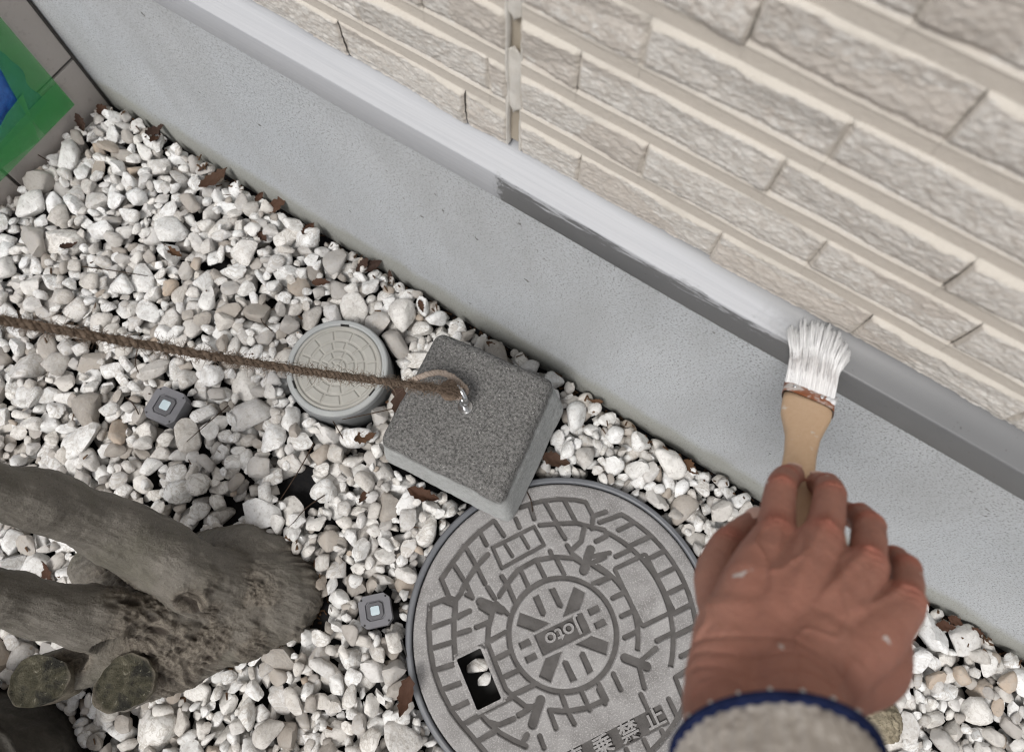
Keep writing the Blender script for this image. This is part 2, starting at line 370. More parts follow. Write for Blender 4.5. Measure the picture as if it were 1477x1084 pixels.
def grid_faces(nu, nv, wrap=False):
    i = np.arange(nu - 1 if not wrap else nu)[:, None]; j = np.arange(nv - 1)[None, :]; i2 = (i + 1) % nu
    return np.stack([i * nv + j, i2 * nv + j, i2 * nv + j + 1, i * nv + j + 1], -1).reshape(-1, 4)
def tube_arrays(pts, rad, n=8, closed_ends=True):
    P = np.asarray([tuple(p) for p in pts], float); rad = np.broadcast_to(np.asarray(rad, float), (len(P),))
    T = np.gradient(P, axis=0); T /= np.linalg.norm(T, axis=1)[:, None] + 1e-12
    u = np.cross(T[0], [0, 0, 1.0]);
    if np.linalg.norm(u) < 1e-3: u = np.cross(T[0], [0, 1.0, 0])
    u /= np.linalg.norm(u); V = []
    for k in range(len(P)):
        u = u - T[k] * (u @ T[k]); u /= np.linalg.norm(u); wv = np.cross(T[k], u)
        a = np.linspace(0, 2 * np.pi, n, endpoint=False)
        V.append(P[k] + rad[k] * (np.cos(a)[:, None] * u + np.sin(a)[:, None] * wv))
    V = np.concatenate(V); F = []
    for k in range(len(P) - 1):
        for j in range(n): F.append((k * n + j, k * n + (j + 1) % n, (k + 1) * n + (j + 1) % n, (k + 1) * n + j))
    if closed_ends: F.append(tuple(range(n - 1, -1, -1))); F.append(tuple((len(P) - 1) * n + j for j in range(n)))
    return V, F
def tube(name, pts, rad, material, parent=None, n=8):
    V, F = tube_arrays(pts, rad, n); return mesh_obj(name, V, F, material, parent, True)
def lathe(name, prof, material, parent=None, n=96, closed=False, smooth=False):
    a = np.linspace(0, 2 * np.pi, n, endpoint=False); pr = np.asarray(prof, float); k = len(pr)
    V = np.stack([np.outer(np.cos(a), pr[:, 0]), np.outer(np.sin(a), pr[:, 0]), np.broadcast_to(pr[:, 1], (n, k))], -1).reshape(-1, 3)
    F = []
    for i in range(n):
        for j in range(k - (0 if closed else 1)): F.append((i * k + j, ((i + 1) % n) * k + j, ((i + 1) % n) * k + (j + 1) % k, i * k + (j + 1) % k))
    return mesh_obj(name, V, F, material, parent, smooth)
def spline(pts, n):
    P = np.asarray([tuple(p) for p in pts], float); t = np.linspace(0, len(P) - 1, n); out = []
    for x in t:
        i = min(int(x), len(P) - 2); f = x - i
        a, b_, c, d = P[max(i - 1, 0)], P[i], P[i + 1], P[min(i + 2, len(P) - 1)]
        out.append(.5 * ((2 * b_) + (-a + c) * f + (2 * a - 5 * b_ + 4 * c - d) * f * f + (-a + 3 * b_ - 3 * c + d) * f ** 3))
    return np.array(out)
def blob(name, chains, material, parent=None, voxel=.002, smooth=6, pre=None, attrs_fn=None, disp=None):
    """one continuous surface grown round chains of (x, y, z, radius) points"""
    ico = bmesh.new(); bmesh.ops.create_icosphere(ico, subdivisions=3, radius=1)
    iv = np.array([v.co for v in ico.verts]); jf = np.array([[v.index for v in f.verts] for f in ico.faces]); ico.free()
    VV, FF, base = [], [], 0
    for ch in chains:
        P = spline([c[:3] for c in ch], len(ch) * 14); rr = np.interp(np.linspace(0, len(ch) - 1, len(ch) * 14), range(len(ch)), [c[3] for c in ch])
        last = None
        for p, r in zip(P, rr):
            if last is not None and np.linalg.norm(p - last) < r * .22: continue
            last = p; VV.append(iv * r + p); FF.append(jf + base); base += len(iv)
    o = mesh_obj(name, np.concatenate(VV), np.concatenate(FF), material, parent)
    md = o.modifiers.new('r', 'REMESH'); md.mode = 'VOXEL'; md.voxel_size = voxel
    ms = o.modifiers.new('s', 'SMOOTH'); ms.factor = .5; ms.iterations = smooth
    dg = bpy.context.evaluated_depsgraph_get(); dg.update()
    me = bpy.data.meshes.new_from_object(o.evaluated_get(dg)); o.modifiers.clear(); old = o.data; o.data = me; bpy.data.meshes.remove(old); me.name = name
    if not me.materials: me.materials.append(material)
    me.polygons.foreach_set('use_smooth', np.ones(len(me.polygons), bool))
    co = np.empty(len(me.vertices) * 3, np.float32); me.vertices.foreach_get('co', co); co = co.reshape(-1, 3)
    if disp is not None:
        no = np.empty(len(me.vertices) * 3, np.float32); me.vertices.foreach_get('normal', no); no = no.reshape(-1, 3)
        d, at = disp(co, no); me.vertices.foreach_set('co', (co + no * d[:, None]).astype(np.float32).ravel())
        for k, a in at.items():
            x = me.attributes.new(k, 'FLOAT', 'POINT'); x.data.foreach_set('value', a.astype(np.float32))
        me.update()
    return o
def text_mesh(name, body, size, extrude, material, parent, loc, rotz, bold=0.0, sx=1.0):
    cu = bpy.data.curves.new(name, 'FONT'); cu.body = body; cu.size = size; cu.extrude = extrude; cu.align_x = 'CENTER'; cu.align_y = 'CENTER'; cu.offset = bold; cu.resolution_u = 3
    t = bpy.data.objects.new(name, cu); COL.objects.link(t); dg = bpy.context.evaluated_depsgraph_get(); dg.update()
    me = bpy.data.meshes.new_from_object(t.evaluated_get(dg)); bpy.data.objects.remove(t); me.materials.clear(); me.materials.append(material)
    o = link(bpy.data.objects.new(name, me), parent); o.location = loc; o.rotation_euler = (0, 0, rotz); o.scale = (sx, 1, 1); return o

# ================================================================== LARGE STRUCTURE
YF = 0.2975                                  # face of the concrete footing
XP = -0.926                                  # tiled porch riser
g = mesh_obj('ground', [(-30, -30, -.036), (30, -30, -.036), (30, 30, -.036), (-30, 30, -.036)], [(0, 1, 2, 3)], M_SOIL); g['kind'] = 'structure'
ws = mesh_obj('weed_fabric', [(XP - .02, -.75, -.031), (.95, -.75, -.031), (.95, YF + .05, -.031), (XP - .02, YF + .05, -.031)], [(0, 1, 2, 3)], M_SHEET); ws['kind'] = 'structure'

house = thing('house', 'house wall of beige split-stone siding above a grey flashing and cement footing', 'house', (0, YF, 0))
house_off = Vector((0, -YF, 0))
def hp(o):                                   # parts are modelled in place, the Empty stands at the foot of the wall
    o.parent = house; o.location = Vector(o.location) + house_off; return o
f = box('foundation', (-3.2, YF, -.2), (3.2, YF + .15, .470), M_FOUND); f['label'] = 'smooth grey cement footing with speckled face'; hp(f)
# drip flashing
prof = [(.3060, .500), (.2985, .480), (.2972, .466), (.2945, .4585), (.2895, .4532), (.283, .4492), (.276, .4462), (.2692, .4437), (.2682, .4433), (.2677, .4427), (.2675, .4418), (.2674, .4102), (.2679, .4090), (.2700, .4085), (.2970, .4110)]
xs = np.linspace(-1.6, 1.3, 60); pr = np.array(prof)
V = np.stack([np.repeat(xs, len(pr)), np.tile(pr[:, 0], len(xs)), np.tile(pr[:, 1], len(xs))], -1)
V[:, 1] += (vn(3, V[:, 0] * 6, V[:, 2] * 0) - .5) * .0012
fl = mesh_obj('drip_flashing', V, grid_faces(len(xs), len(pr)), M_FLASH, smooth=True); hp(fl)
fl['label'] = 'grey metal drip flashing half brushed with white primer'
md = fl.modifiers.new('edge', 'EDGE_SPLIT'); md.split_angle = R(50)
# siding
Y0 = .2895; ZB = .4575; PITCHZ = .0477; ZT0 = .4955; XJ = -.185
def courses():
    J = {0: [-.342, -.227, -.128, -.016, .095], 1: [-.317, -.205, -.083, .0415, .141], 2: [-.256, -.138, -.0045, .108], 3: [-.21, -.1, .014, .135], 4: [-.16, -.05, .053], 5: [-.10, .011, .125]}
    rr = random.Random(5)
    for k in range(13):
        js = list(J.get(k, [rr.uniform(-.05, .05)]))
        while js[0] > -1.05: js.insert(0, js[0] - rr.uniform(.10, .128))
        while js[-1] < .75: js.append(js[-1] + rr.uniform(.10, .128))
        yield k, ZT0 + k * PITCHZ - PITCHZ, ZT0 + k * PITCHZ, js
panels = {}
for side, x0, x1, lab in ((0, -1.12, XJ - .0058, 'beige siding board left of the open sealant joint'), (1, XJ + .0058, .82, 'beige siding board right of the open sealant joint')):
    b_ = box('siding_panel', (x0, Y0 + .0002, ZB), (x1, .3045, ZT0 + 12 * PITCHZ), M_SIDE); b_['label'] = lab; hp(b_); panels[side] = b_
def siding_stone(k, z0, z1, xa, xb, side, hi):
    zlo = max(z0, ZB); res = .0011 if hi else .005
    nx = max(6, int((xb - xa) / res)); nz = max(8, int((z1 - zlo) / (res * .8)))
    x = np.linspace(xa - .0002, xb + .0002, nx)[:, None] + np.zeros((1, nz)); z = np.linspace(zlo, z1, nz)[None, :] + np.zeros((nx, 1)); t = (z - z0) / (z1 - z0); sd_ = k * 7 + 3
    ed = (fbm(sd_ + 1, 4, x * 38, t * 0) - .5) * 1.6
    bandtop = .225 + .02 * (vn(sd_ + 40, x * 30, t * 0) - .5)
    rockm = sst(bandtop, bandtop + .03, t)
    if k == 0: rockm = np.ones_like(t)
    bev0 = np.clip(.94 + .12 * ed, .80, .975)
    n2 = fbm(sd_ + 5, 4, x * 120 + z * 60, z * 150); n3 = fbm(sd_ + 9, 3, x * 380, z * 520)
    rs_ = np.random.default_rng(int((xa + 3) * 1e4) + k * 977); ns = 15; env = np.full(x.shape, -9.0); tone = np.zeros(x.shape)
    wx_, wz_ = x + .006 * (n2 - .5), z + .004 * (vn(sd_ + 77, x * 60, z * 90) - .5)
    for _q in range(ns):                     # chipped facets: upper envelope of tilted planes
        px_, pz_ = rs_.uniform(xa, xb), rs_.uniform(zlo, z1); ax_, az_ = rs_.normal(0, .05), rs_.normal(.02, .11)
        pl_ = rs_.uniform(-.0011, .0011) + ax_ * (wx_ - px_) + az_ * (wz_ - pz_) - .075 * np.hypot((wx_ - px_) * .55, wz_ - pz_); hit_ = pl_ > env
        env = np.where(hit_, pl_, env); tone = np.where(hit_, rs_.random(), tone)
    rough = .0036 + .0010 * sst(.24, .6, t) + .62 * (env - env.mean()) + .0015 * (n2 - .5) + .0011 * (n3 - .5)
    rough = rough - .0022 * sst(bandtop + .14, bandtop + .02, t)
    d = np.where(rockm > 0, .0030 * (1 - rockm) + rockm * np.clip(rough, .0008, .0082), .0026 + .0006 * sst(bandtop - .05, bandtop, t))
    d = d + (n3 - .5) * .0003
    top = sst(bev0, 1.0, t); d = d * (1 - top) + .0022 * top
    # V joints at both ends
    wob = (vn(sd_ + 30, z * 160, x * 0) - .5) * .0012
    e = np.minimum(x - xa, xb - x) + wob
    jm = (.6 + .4 * sst(.0000, .0022, e)) * rockm + (1 - rockm)
    d = d * np.clip(jm, 0, 1)
    Vv = np.stack([x, Y0 - d, z], -1).reshape(-1, 3)
    rk = (rockm * (1 - sst(bev0 - .03, bev0 + .05, t) * .8) * sst(.0005, .003, e)).ravel()
    # close the back and underside
    o = mesh_obj('siding_stone', Vv, grid_faces(nx, nz), M_SIDE, None, True, {'rock': rk, 'tone': tone.ravel(), 'ledge_light': (rockm * sst(bev0 - .02, bev0 + .04, t) + (1 - rockm) * sst(bandtop - .035, bandtop - .01, t) * .7).ravel()})
    sk = np.concatenate([Vv.reshape(nx, nz, 3)[:, 0], Vv.reshape(nx, nz, 3)[:, 0] * [1, 0, 1] + [0, Y0 + .001, 0]])
    o.parent = panels[side]; return o
for k, z0, z1, js in courses():
    if k > 11: continue
    for a, b_ in zip(js[:-1], js[1:]):
        for side, (lo, hi_) in enumerate(((-1.1, XJ - .0058), (XJ + .0058, .8))):
            xa, xb = max(a + .0003, lo), min(b_ - .0003, hi_)
            if xb - xa > .006:
                siding_stone(k, z0, z1, xa, xb, side, k < 6 and xb > -.52 and xa < .30)
up = box('upper_siding', (-3.2, .2860, ZT0 + 12 * PITCHZ + .003), (3.2, .3045, 5.2), M_SIDE); hp(up)
for x0, x1 in ((-3.2, -1.125), (.825, 3.2)): hp(box('side_siding', (x0, .2860, ZB), (x1, .3045, ZT0 + 12 * PITCHZ), M_SIDE))
hp(box('frame_wall', (-3.2, .3055, .49), (3.2, .42, 5.2), M_FOUND))
# open joint with half dried sealant
se = box('sealant_joint', (XJ - .0056, .2915, ZB + .004), (XJ + .0056, .3040, .98), M_SEAL); hp(se); se['label'] = 'tan sealant joint with dried white smears along both edges'
for s in (-1, 1):                            # ragged dried film along both board edges
    n = 130; zz = np.linspace(ZB + .001, .98, n); wdt = .0010 + .0016 * vn(60 + s, zz * 70, zz * 0) + .0012 * (vn(70 + s, zz * 260, zz * 0) - .3)
    xo = XJ + s * (.0056 + .0008 * (vn(80 + s, zz * 45, zz * 0) - .5)); yy = .2858 + .0022 * vn(90 + s, zz * 50, zz * 0)
    V = np.concatenate([np.stack([xo - wdt * .5, yy, zz], -1), np.stack([xo + wdt * .5, yy - .0005, zz], -1), np.stack([xo + wdt * .5, yy + .008, zz], -1), np.stack([xo - wdt * .5, yy + .008, zz], -1)])
    F = [(q * n + i, q * n + i + 1, ((q + 1) % 4) * n + i + 1, ((q + 1) % 4) * n + i) for q in range(4) for i in range(n - 1)]
    o = mesh_obj('sealant_edge', V, F, M_SEALW, smooth=True); o.parent = se
for z0, z1, y in ((.50, .565, .2868), (.585, .64, .2870)):
    n = 40; zz = np.linspace(z0, z1, n); a = fbm(int(z0 * 100), 3, zz * 90, zz * 0); hw = .0046 * sst(0, .006, zz - z0) * sst(0, .006, z1 - zz)
    V = np.concatenate([np.stack([XJ + s * hw, np.full(n, y) - .003 * a * (1 - abs(s)) + .001, zz], -1) for s in (-1, -.5, 0, .5, 1)])
    F = [(q * n + i, (q + 1) * n + i, (q + 1) * n + i + 1, q * n + i + 1) for q in range(4) for i in range(n - 1)]
    o = mesh_obj('sealant_film', V, F, M_SEALW, smooth=True); o.parent = se

# porch riser of tiles
porch = thing('porch_step', 'taupe tiled porch riser with dark grout meeting the grey footing', 'step', (XP, 0, 0))
def pp(o): o.parent = porch; o.location = Vector(o.location) - Vector((XP, 0, 0)); return o
pp(box('grout_bed', (-2.4, -1.6, -.15), (XP - .003, YF - .001, .236), M_GROUT))
for row, (z0, z1) in enumerate(((-.12, .078), (.083, .236))):
    ye = YF - .0035; edges = [ye, .1125] + [.1125 - .30 * i for i in range(1, 6)] if row == 0 else [ye] + [.0 - .30 * i for i in range(0, 6)]
    for a, b_ in zip(edges[:-1], edges[1:]):
        pp(box('tile', (XP - .012, b_ + .0022, z0), (XP + random.uniform(0, .0008), a - .0022, z1), M_TILE, bevel=.0016))
for i in range(5):
    for j in range(6): pp(box('tile', (XP - .30 * (i + 1) + .0022, ye - .30 * (j + 1) + .002, .2362), (XP - .30 * i - .0022, ye - .30 * j - .002, .2445), M_TILE, bevel=.0016))
# masking tape frame with a blue sheet on the riser
tape = thing('masking_sheet', 'blue tarpaulin edged with overlapping translucent green tape on the tiled riser', 'masking sheet', (XP, .17, .1))
def tp(o): o.parent = tape; o.location = Vector(o.location) - Vector((XP, .17, .1)); return o
def strip(name, pts, x, material, th=.0004):
    n = len(pts); V = [(x, p[0], p[1]) for p in pts] + [(x + th, p[0], p[1]) for p in pts]
    F = [tuple(range(n)), tuple(range(2 * n - 1, n - 1, -1))] + [(i, (i + 1) % n, n + (i + 1) % n, n + i) for i in range(n)]
    return tp(mesh_obj(name, V, F, material))
nb = 36; yy, zz = np.meshgrid(np.linspace(-.45, .225, nb * 2), np.linspace(.062, .236, nb), indexing='ij')
edge = np.clip(np.minimum(.225 - yy + .012 * (vn(5, zz * 60, yy * 0) - .5), 1) * 50, 0, 1)
bx_ = XP + .0018 + .005 * fbm(31, 3, yy * 60, zz * 45) * edge
tp(mesh_obj('blue_sheet', np.stack([bx_, yy + .012 * (vn(9, zz * 40, yy * 0) - .5) * (yy > .21), zz], -1).reshape(-1, 3), grid_faces(nb * 2, nb), M_BLUE, smooth=False))
strip('tape', [(.2495, .033), (.2495, .236), (.208, .236), (.206, .15), (.198, .12), (.190, .08), (.188, .033)], XP + .0075, M_TAPE)
strip('tape', [(.249, .0335), (-.45, .028), (-.45, .072), (.13, .075), (.2, .080), (.2485, .080)], XP + .0084, M_TAPE)
strip('tape', [(.176, .034), (.205, .105), (.17, .10), (.12, .082), (.10, .05)], XP + .0092, M_TAPE)

# ================================================================== THINGS ON THE GROUND (footprints first, gravel settles round them)
LIDZ = .008; LO = atz(812, 913, LIDZ); LA = R(57.6); LR = .1865
CAPZ = .030; CO = atz(486, 529, CAPZ); CR = .0675
BT = .118; BZ = .012
btop = [atz(x, y, BT) for x, y in ((632, 476), (799, 547), (724, 725), (547, 636))]
bc = sum(btop, Vector()) / 4
bbot = [atz(x, y, BZ) for x, y in ((640, 500), (818, 588), (738, 760), (552, 664))]
FX = [(atz(238, 584, .019), R(33 + 68), .0450, (R(-2), R(3))), (atz(541, 880, .021), R(33 + 12), .0375, (R(-3), R(3)))]
ROCKP = atz(1258, 1042, .012)
KERB = [atz(-5, 1000, .03), atz(60, 1030, .03), atz(100, 1090, .03), atz(95, 1180, .03), atz(-60, 1260, .03), atz(-200, 1100, .03), atz(-90, 1000, .03)]
TRUNK0 = atz(385, 865, 0)

# --- gravel deposition on a height grid
GS = .002; GX0, GX1, GY0, GY1 = XP, .78, -.64, YF
gnx, gny = int((GX1 - GX0) / GS), int((GY1 - GY0) / GS)
gx = GX0 + (np.arange(gnx) + .5) * GS; gy = GY0 + (np.arange(gny) + .5) * GS
H = np.full((gnx, gny), -.031); ID = np.full((gnx, gny), -1, np.int32)
XX, YY = np.meshgrid(gx, gy, indexing='ij')
BIG = 9.0
H[np.hypot(XX - LO.x, YY - LO.y) < LR + .001] = BIG
H[np.hypot(XX - CO.x, YY - CO.y) < CR + .001] = BIG
def inpoly(poly):
    inside = np.zeros(XX.shape, bool); n = len(poly)
    for i in range(n):
        a, b_ = poly[i], poly[(i + 1) % n]
        c = ((a.y > YY) != (b_.y > YY)) & (XX < (b_.x - a.x) * (YY - a.y) / (b_.y - a.y + 1e-12) + a.x); inside ^= c
    return inside
blk = inpoly([Vector((bc.x + (v.x - bc.x) * .95, bc.y + (v.y - bc.y) * .95)) for v in bbot]); H[blk] = BIG
for p, a, s, _ in FX: H[(np.hypot(XX - p.x, YY - p.y) < s * .56)] = BIG
H[np.hypot(XX - ROCKP.x, YY - ROCKP.y) < .022] = BIG
H[inpoly(KERB)] = BIG
for x, y, rr in ((300, 850, .05), (350, 860, .055), (395, 855, .045), (255, 905, .05), (205, 955, .028)):
    p = atz(x, y, .0); H[np.hypot(XX - p.x, YY - p.y) < rr] = BIG
bare = np.zeros(XX.shape)                    # where the black fabric shows through
for x, y, rr, s in ((428, 700, .026, 1.0), (455, 715, .016, 1.0), (352, 705, .030, .85), (335, 740, .020, .95), (310, 770, .03, .8), (400, 770, .03, .55), (452, 880, .026, .97), (445, 905, .02, .9), (440, 830, .03, .6), (60, 1010, .02, .8), (20, 990, .03, .6), (5, 590, .02, .7)):
    p = atz(x, y, -.01); bare = np.maximum(bare, s * (np.hypot(XX - p.x, YY - p.y) < rr))
NV = 36; tmpl = []
def stone_template(sub, seed):
    bm = bmesh.new(); bmesh.ops.create_icosphere(bm, subdivisions=sub, radius=1)
    v = np.array([q.co for q in bm.verts]); fc = np.array([[q.index for q in ff.verts] for ff in bm.faces]); bm.free()
    r_ = np.random.default_rng(900 + seed); n = r_.normal(size=(10, 3)); n /= np.linalg.norm(n, axis=1)[:, None]; dd = r_.uniform(.56, .94, 10)
    dots = np.clip(v @ n.T, .05, None); rad = dd[None] / dots; kk = r_.uniform(22, 60)
    rr = -np.log(np.exp(-kk * np.minimum(rad, 1.3)).sum(1) + np.exp(-kk * 1.22)) / kk
    rr = rr / rr.mean() * 1.0; rr = rr + .05 * (fbm(seed, 2, v[:, 0] * 2.2 + 9, v[:, 1] * 2.2 + 5, v[:, 2] * 2.2 + 3) - .5)
    return v * rr[:, None], fc
HI = [stone_template(3, s) for s in range(NV)]; LOW = [stone_template(2, s) for s in range(NV)]
stones = []
def rotm(yaw, tx, ty): return np.array(Matrix.Rotation(yaw, 3, 'Z') @ Matrix.Rotation(tx, 3, 'X') @ Matrix.Rotation(ty, 3, 'Y'))
def settle(size, asp, tries, cap, fixed=None, tilt=.33):
    a = np.array([size, size * asp[0], size * asp[1]]) / 2
    Rm = rotm(RNG.uniform(0, 6.283), RNG.normal(0, tilt), RNG.normal(0, tilt))
    A = Rm @ np.diag(1 / a ** 2) @ Rm.T; n = int(np.ceil(a.max() / GS)); q = np.arange(-n, n + 1) * GS; ox, oy = np.meshgrid(q, q, indexing='ij')
    B = A[0, 2] * ox + A[1, 2] * oy; Cc = A[0, 0] * ox ** 2 + 2 * A[0, 1] * ox * oy + A[1, 1] * oy ** 2 - 1; D = B * B - A[2, 2] * Cc; ok = D > 0
    sq = np.sqrt(np.where(ok, D, 0)); lo = np.where(ok, (-B - sq) / A[2, 2], 99); hi = np.where(ok, (-B + sq) / A[2, 2], -99)
    best = None
    for _ in range(tries):
        if fixed is None: i, j = int(RNG.integers(n, gnx - n - 1)), int(RNG.integers(n, gny - n - 1))
        else: i, j = int((fixed[0] - GX0) / GS), int((fixed[1] - GY0) / GS)
        if not (n <= i < gnx - n - 1 and n <= j < gny - n - 1): continue
        if fixed is None and bare[i, j] > 0 and RNG.random() < bare[i, j]: continue
        h = H[i - n:i + n + 1, j - n:j + n + 1]; z = (h - lo)[ok].max()
        if z < cap and (best is None or z < best[0]): best = (z, i, j)
    if best is None: return
    z, i, j = best; z -= size * .06
    top = np.where(ok, z + hi, -99); Hs = H[i - n:i + n + 1, j - n:j + n + 1]; up_ = top > Hs
    Hs[up_] = top[up_]; ID[i - n:i + n + 1, j - n:j + n + 1][up_] = len(stones)
    stones.append((gx[i], gy[j], z, a * 1.06, Rm, int(RNG.integers(NV))))
# first a few big stones that stand out, then the pile
for (x, y, s, asp) in ((411, 672, .030, (.8, .7)), (478, 700, .044, (.65, .6)), (498, 722, .030, (.8, .7)), (405, 738, .031, (.72, .6)), (312, 740, .028, (.8, .8)), (445, 792, .032, (.6, .6)), (530, 945, .04, (.8, .7)), (500, 915, .043, (.5, .5)), (28, 935, .03, (.85, .6)), (40, 905, .03, (.7, .6)), (300, 565, .034, (.7, .6)), (65, 620, .034, (.8, .6)), (1340, 1020, .044, (.65, .6)), (1430, 1000, .034, (.8, .6)), (520, 985, .032, (.8, .7)), (565, 990, .03, (.6, .6))):
    p = atz(x, y, -.005); settle(s, asp, 1, .05, (p.x, p.y))
for i in range(13300):
    s = float(np.clip(RNG.lognormal(math.log(.0176), .38), .008, .042)) if i < 12000 else RNG.uniform(.008, .015)
    settle(s, (RNG.uniform(.55, .92), RNG.uniform(.42, .75)), 9 if i > 1500 else 3, .009)
seen = np.bincount(ID[ID >= 0].ravel(), minlength=len(stones))
def inview(x, y):
    v = np.array([x, y, 0]) - _C; wv = v @ _f; px, py = PW / 2 + PF * (v @ _r) / wv, PH / 2 - PF * (v @ _u) / wv
    return -20 < px < PW + 20 and -20 < py < PH + 20
order = [i for i in np.argsort(-seen) if seen[i] > 8]
bed = link(bpy.data.objects.new('gravel_bed', None)); bed['kind'] = 'structure'; bed['label'] = 'bed of loose white marble gravel'
solo_me = []
for k in range(NV):
    v_, f_ = HI[k]; o = mesh_obj('stone', v_, f_, M_STONE, None, True); o.data.set_sharp_from_angle(angle=R(46)); solo_me.append(o.data); bpy.data.objects.remove(o)
VV, FF, base, n_solo = [], [], 0, 0
for i in order:
    x, y, z, a, Rm, k = stones[i]; vis = inview(x, y)
    if vis and n_solo < 300:
        n_solo += 1; o = link(bpy.data.objects.new('stone', solo_me[k]), bed)
        o.matrix_local = Matrix.Translation((x, y, z)) @ Matrix(Rm.tolist()).to_4x4() @ Matrix.Diagonal((*a, 1)); continue
    tv, tf = (HI if vis and seen[i] > 40 else LOW)[k]
    VV.append((tv * a) @ Rm.T + [x, y, z]); FF.append(tf + base); base += len(tv)
gr = mesh_obj('loose_gravel', np.concatenate(VV), np.concatenate(FF), M_STONE, bed, True, kind='stuff'); gr.data.set_sharp_from_angle(angle=R(46))
print('stones', len(stones), 'shown', len(order), 'tris', sum(len(q) for q in FF))

# --- large round inspection cover
cover = thing('inspection_cover', 'large round grey drain cover with cast pattern, lettering and open hand hole', 'drain cover', LO, rot=(0, 0, LA))
lathe('frame_ring', [(.1790, -.02), (.1790, -.0015), (.1800, .0005), (.1815, .0012), (.1850, .0008), (.1865, -.0010), (.1885, -.012), (.1885, -.03), (.17, -.03)], M_FRAME, cover, 128)
def seg(P, a, b_):
    a, b_ = np.array(a, float), np.array(b_, float); d = b_ - a; t = np.clip(((P[0] - a[0]) * d[0] + (P[1] - a[1]) * d[1]) / (d @ d + 1e-15), 0, 1)
    return np.hypot(P[0] - a[0] - t * d[0], P[1] - a[1] - t * d[1])
def arc(P, r0, ax, half, inner=None):        # distance to an arc of radius r0 centred on direction ax (deg)
    th = np.degrees(np.arctan2(P[1], P[0])); dth = (th - ax + 180) % 360 - 180
    m_ = np.abs(dth) <= half
    if inner is not None: m_ &= np.abs(dth) >= inner
    return np.where(m_, np.abs(np.hypot(*P) - r0), 1.0)
def rect(P, c, h, rad=.0): qx, qy = np.abs(P[0] - c[0]) - h[0] + rad, np.abs(P[1] - c[1]) - h[1] + rad; return np.hypot(np.maximum(qx, 0), np.maximum(qy, 0)) + np.minimum(np.maximum(qx, qy), 0) - rad
def poly_sd(P, pts):
    d = np.full(P[0].shape, 1.0); s = np.ones(P[0].shape); n = len(pts)
    for i in range(n):
        a, b_ = pts[i], pts[(i + 1) % n]; d = np.minimum(d, seg(P, a, b_))
        c = ((a[1] > P[1]) != (b_[1] > P[1])) & (P[0] < (b_[0] - a[0]) * (P[1] - a[1]) / (b_[1] - a[1] + 1e-12) + a[0]); s = np.where(c, -s, s)
    return d * s
def lidpt(x, y):
    p = atz(x, y, LIDZ) - LO; return (p.x * math.cos(LA) + p.y * math.sin(LA), -p.x * math.sin(LA) + p.y * math.cos(LA))
LINES_A = """790,250 860,225 940,205 1060,190 1180,195 1255,210 1310,310 1400,280|860,235 890,330|965,210 1045,350|1105,200 1190,360|760,330 785,390|1310,310 1300,400|930,375 1040,365 1190,360 1245,375 1390,410|1045,365 1110,470|1245,400 1225,490 1165,545|1125,520 1165,585 1215,620|1330,490 1400,455|230,760 310,640 400,520 500,420 600,345|610,350 675,450|500,415 550,515|395,520 475,660 540,790|310,645 405,790 450,890|230,760 285,890 320,905|285,890 150,945|560,585 480,670 405,780 370,860 330,910|560,820 610,900|660,740 700,800|640,880 700,790 780,690 900,625 1040,600 1170,610 1220,640|700,800 755,925|790,690 850,815|905,625 965,745|1040,600 1105,725|1005,560 1015,590|1290,650 1395,600|1290,650 1400,720|350,1030 430,985|1310,790 1400,755|685,515 735,595|800,450 850,535|595,535 890,385 960,515 660,680 595,535|620,930 700,1005|510,960 590,1010|330,905 330,1010|410,870 450,890"""
LINES_B = """150,39 140,200 150,350 175,500 225,640 295,780 375,890 480,1010 545,1090 640,1180|250,10 320,40|150,200 305,145|160,345 310,300|180,500 330,455|230,640 370,590|300,780 430,720|375,890 495,825|480,1010 615,930|330,40 320,150 320,300 330,425|480,785 560,870 650,950 740,1000 830,1040|340,115 430,80|320,250 430,215|480,195 575,155|340,425 545,320|565,200 560,310 600,420 640,520 690,640 740,685|520,800 740,690 830,760 905,760|640,890 745,845|560,870 640,890|575,290 685,230|610,420 705,375|660,555 770,505|750,670 880,610|600,70 565,200|780,820 900,750|740,690 830,760|1000,790 1045,910|1000,785 1120,795 1260,770 1405,710|1085,680 1130,800 1175,880|1230,660 1285,780|1350,600 1405,710|815,1005 840,960|930,970 960,1050|320,420 480,790"""
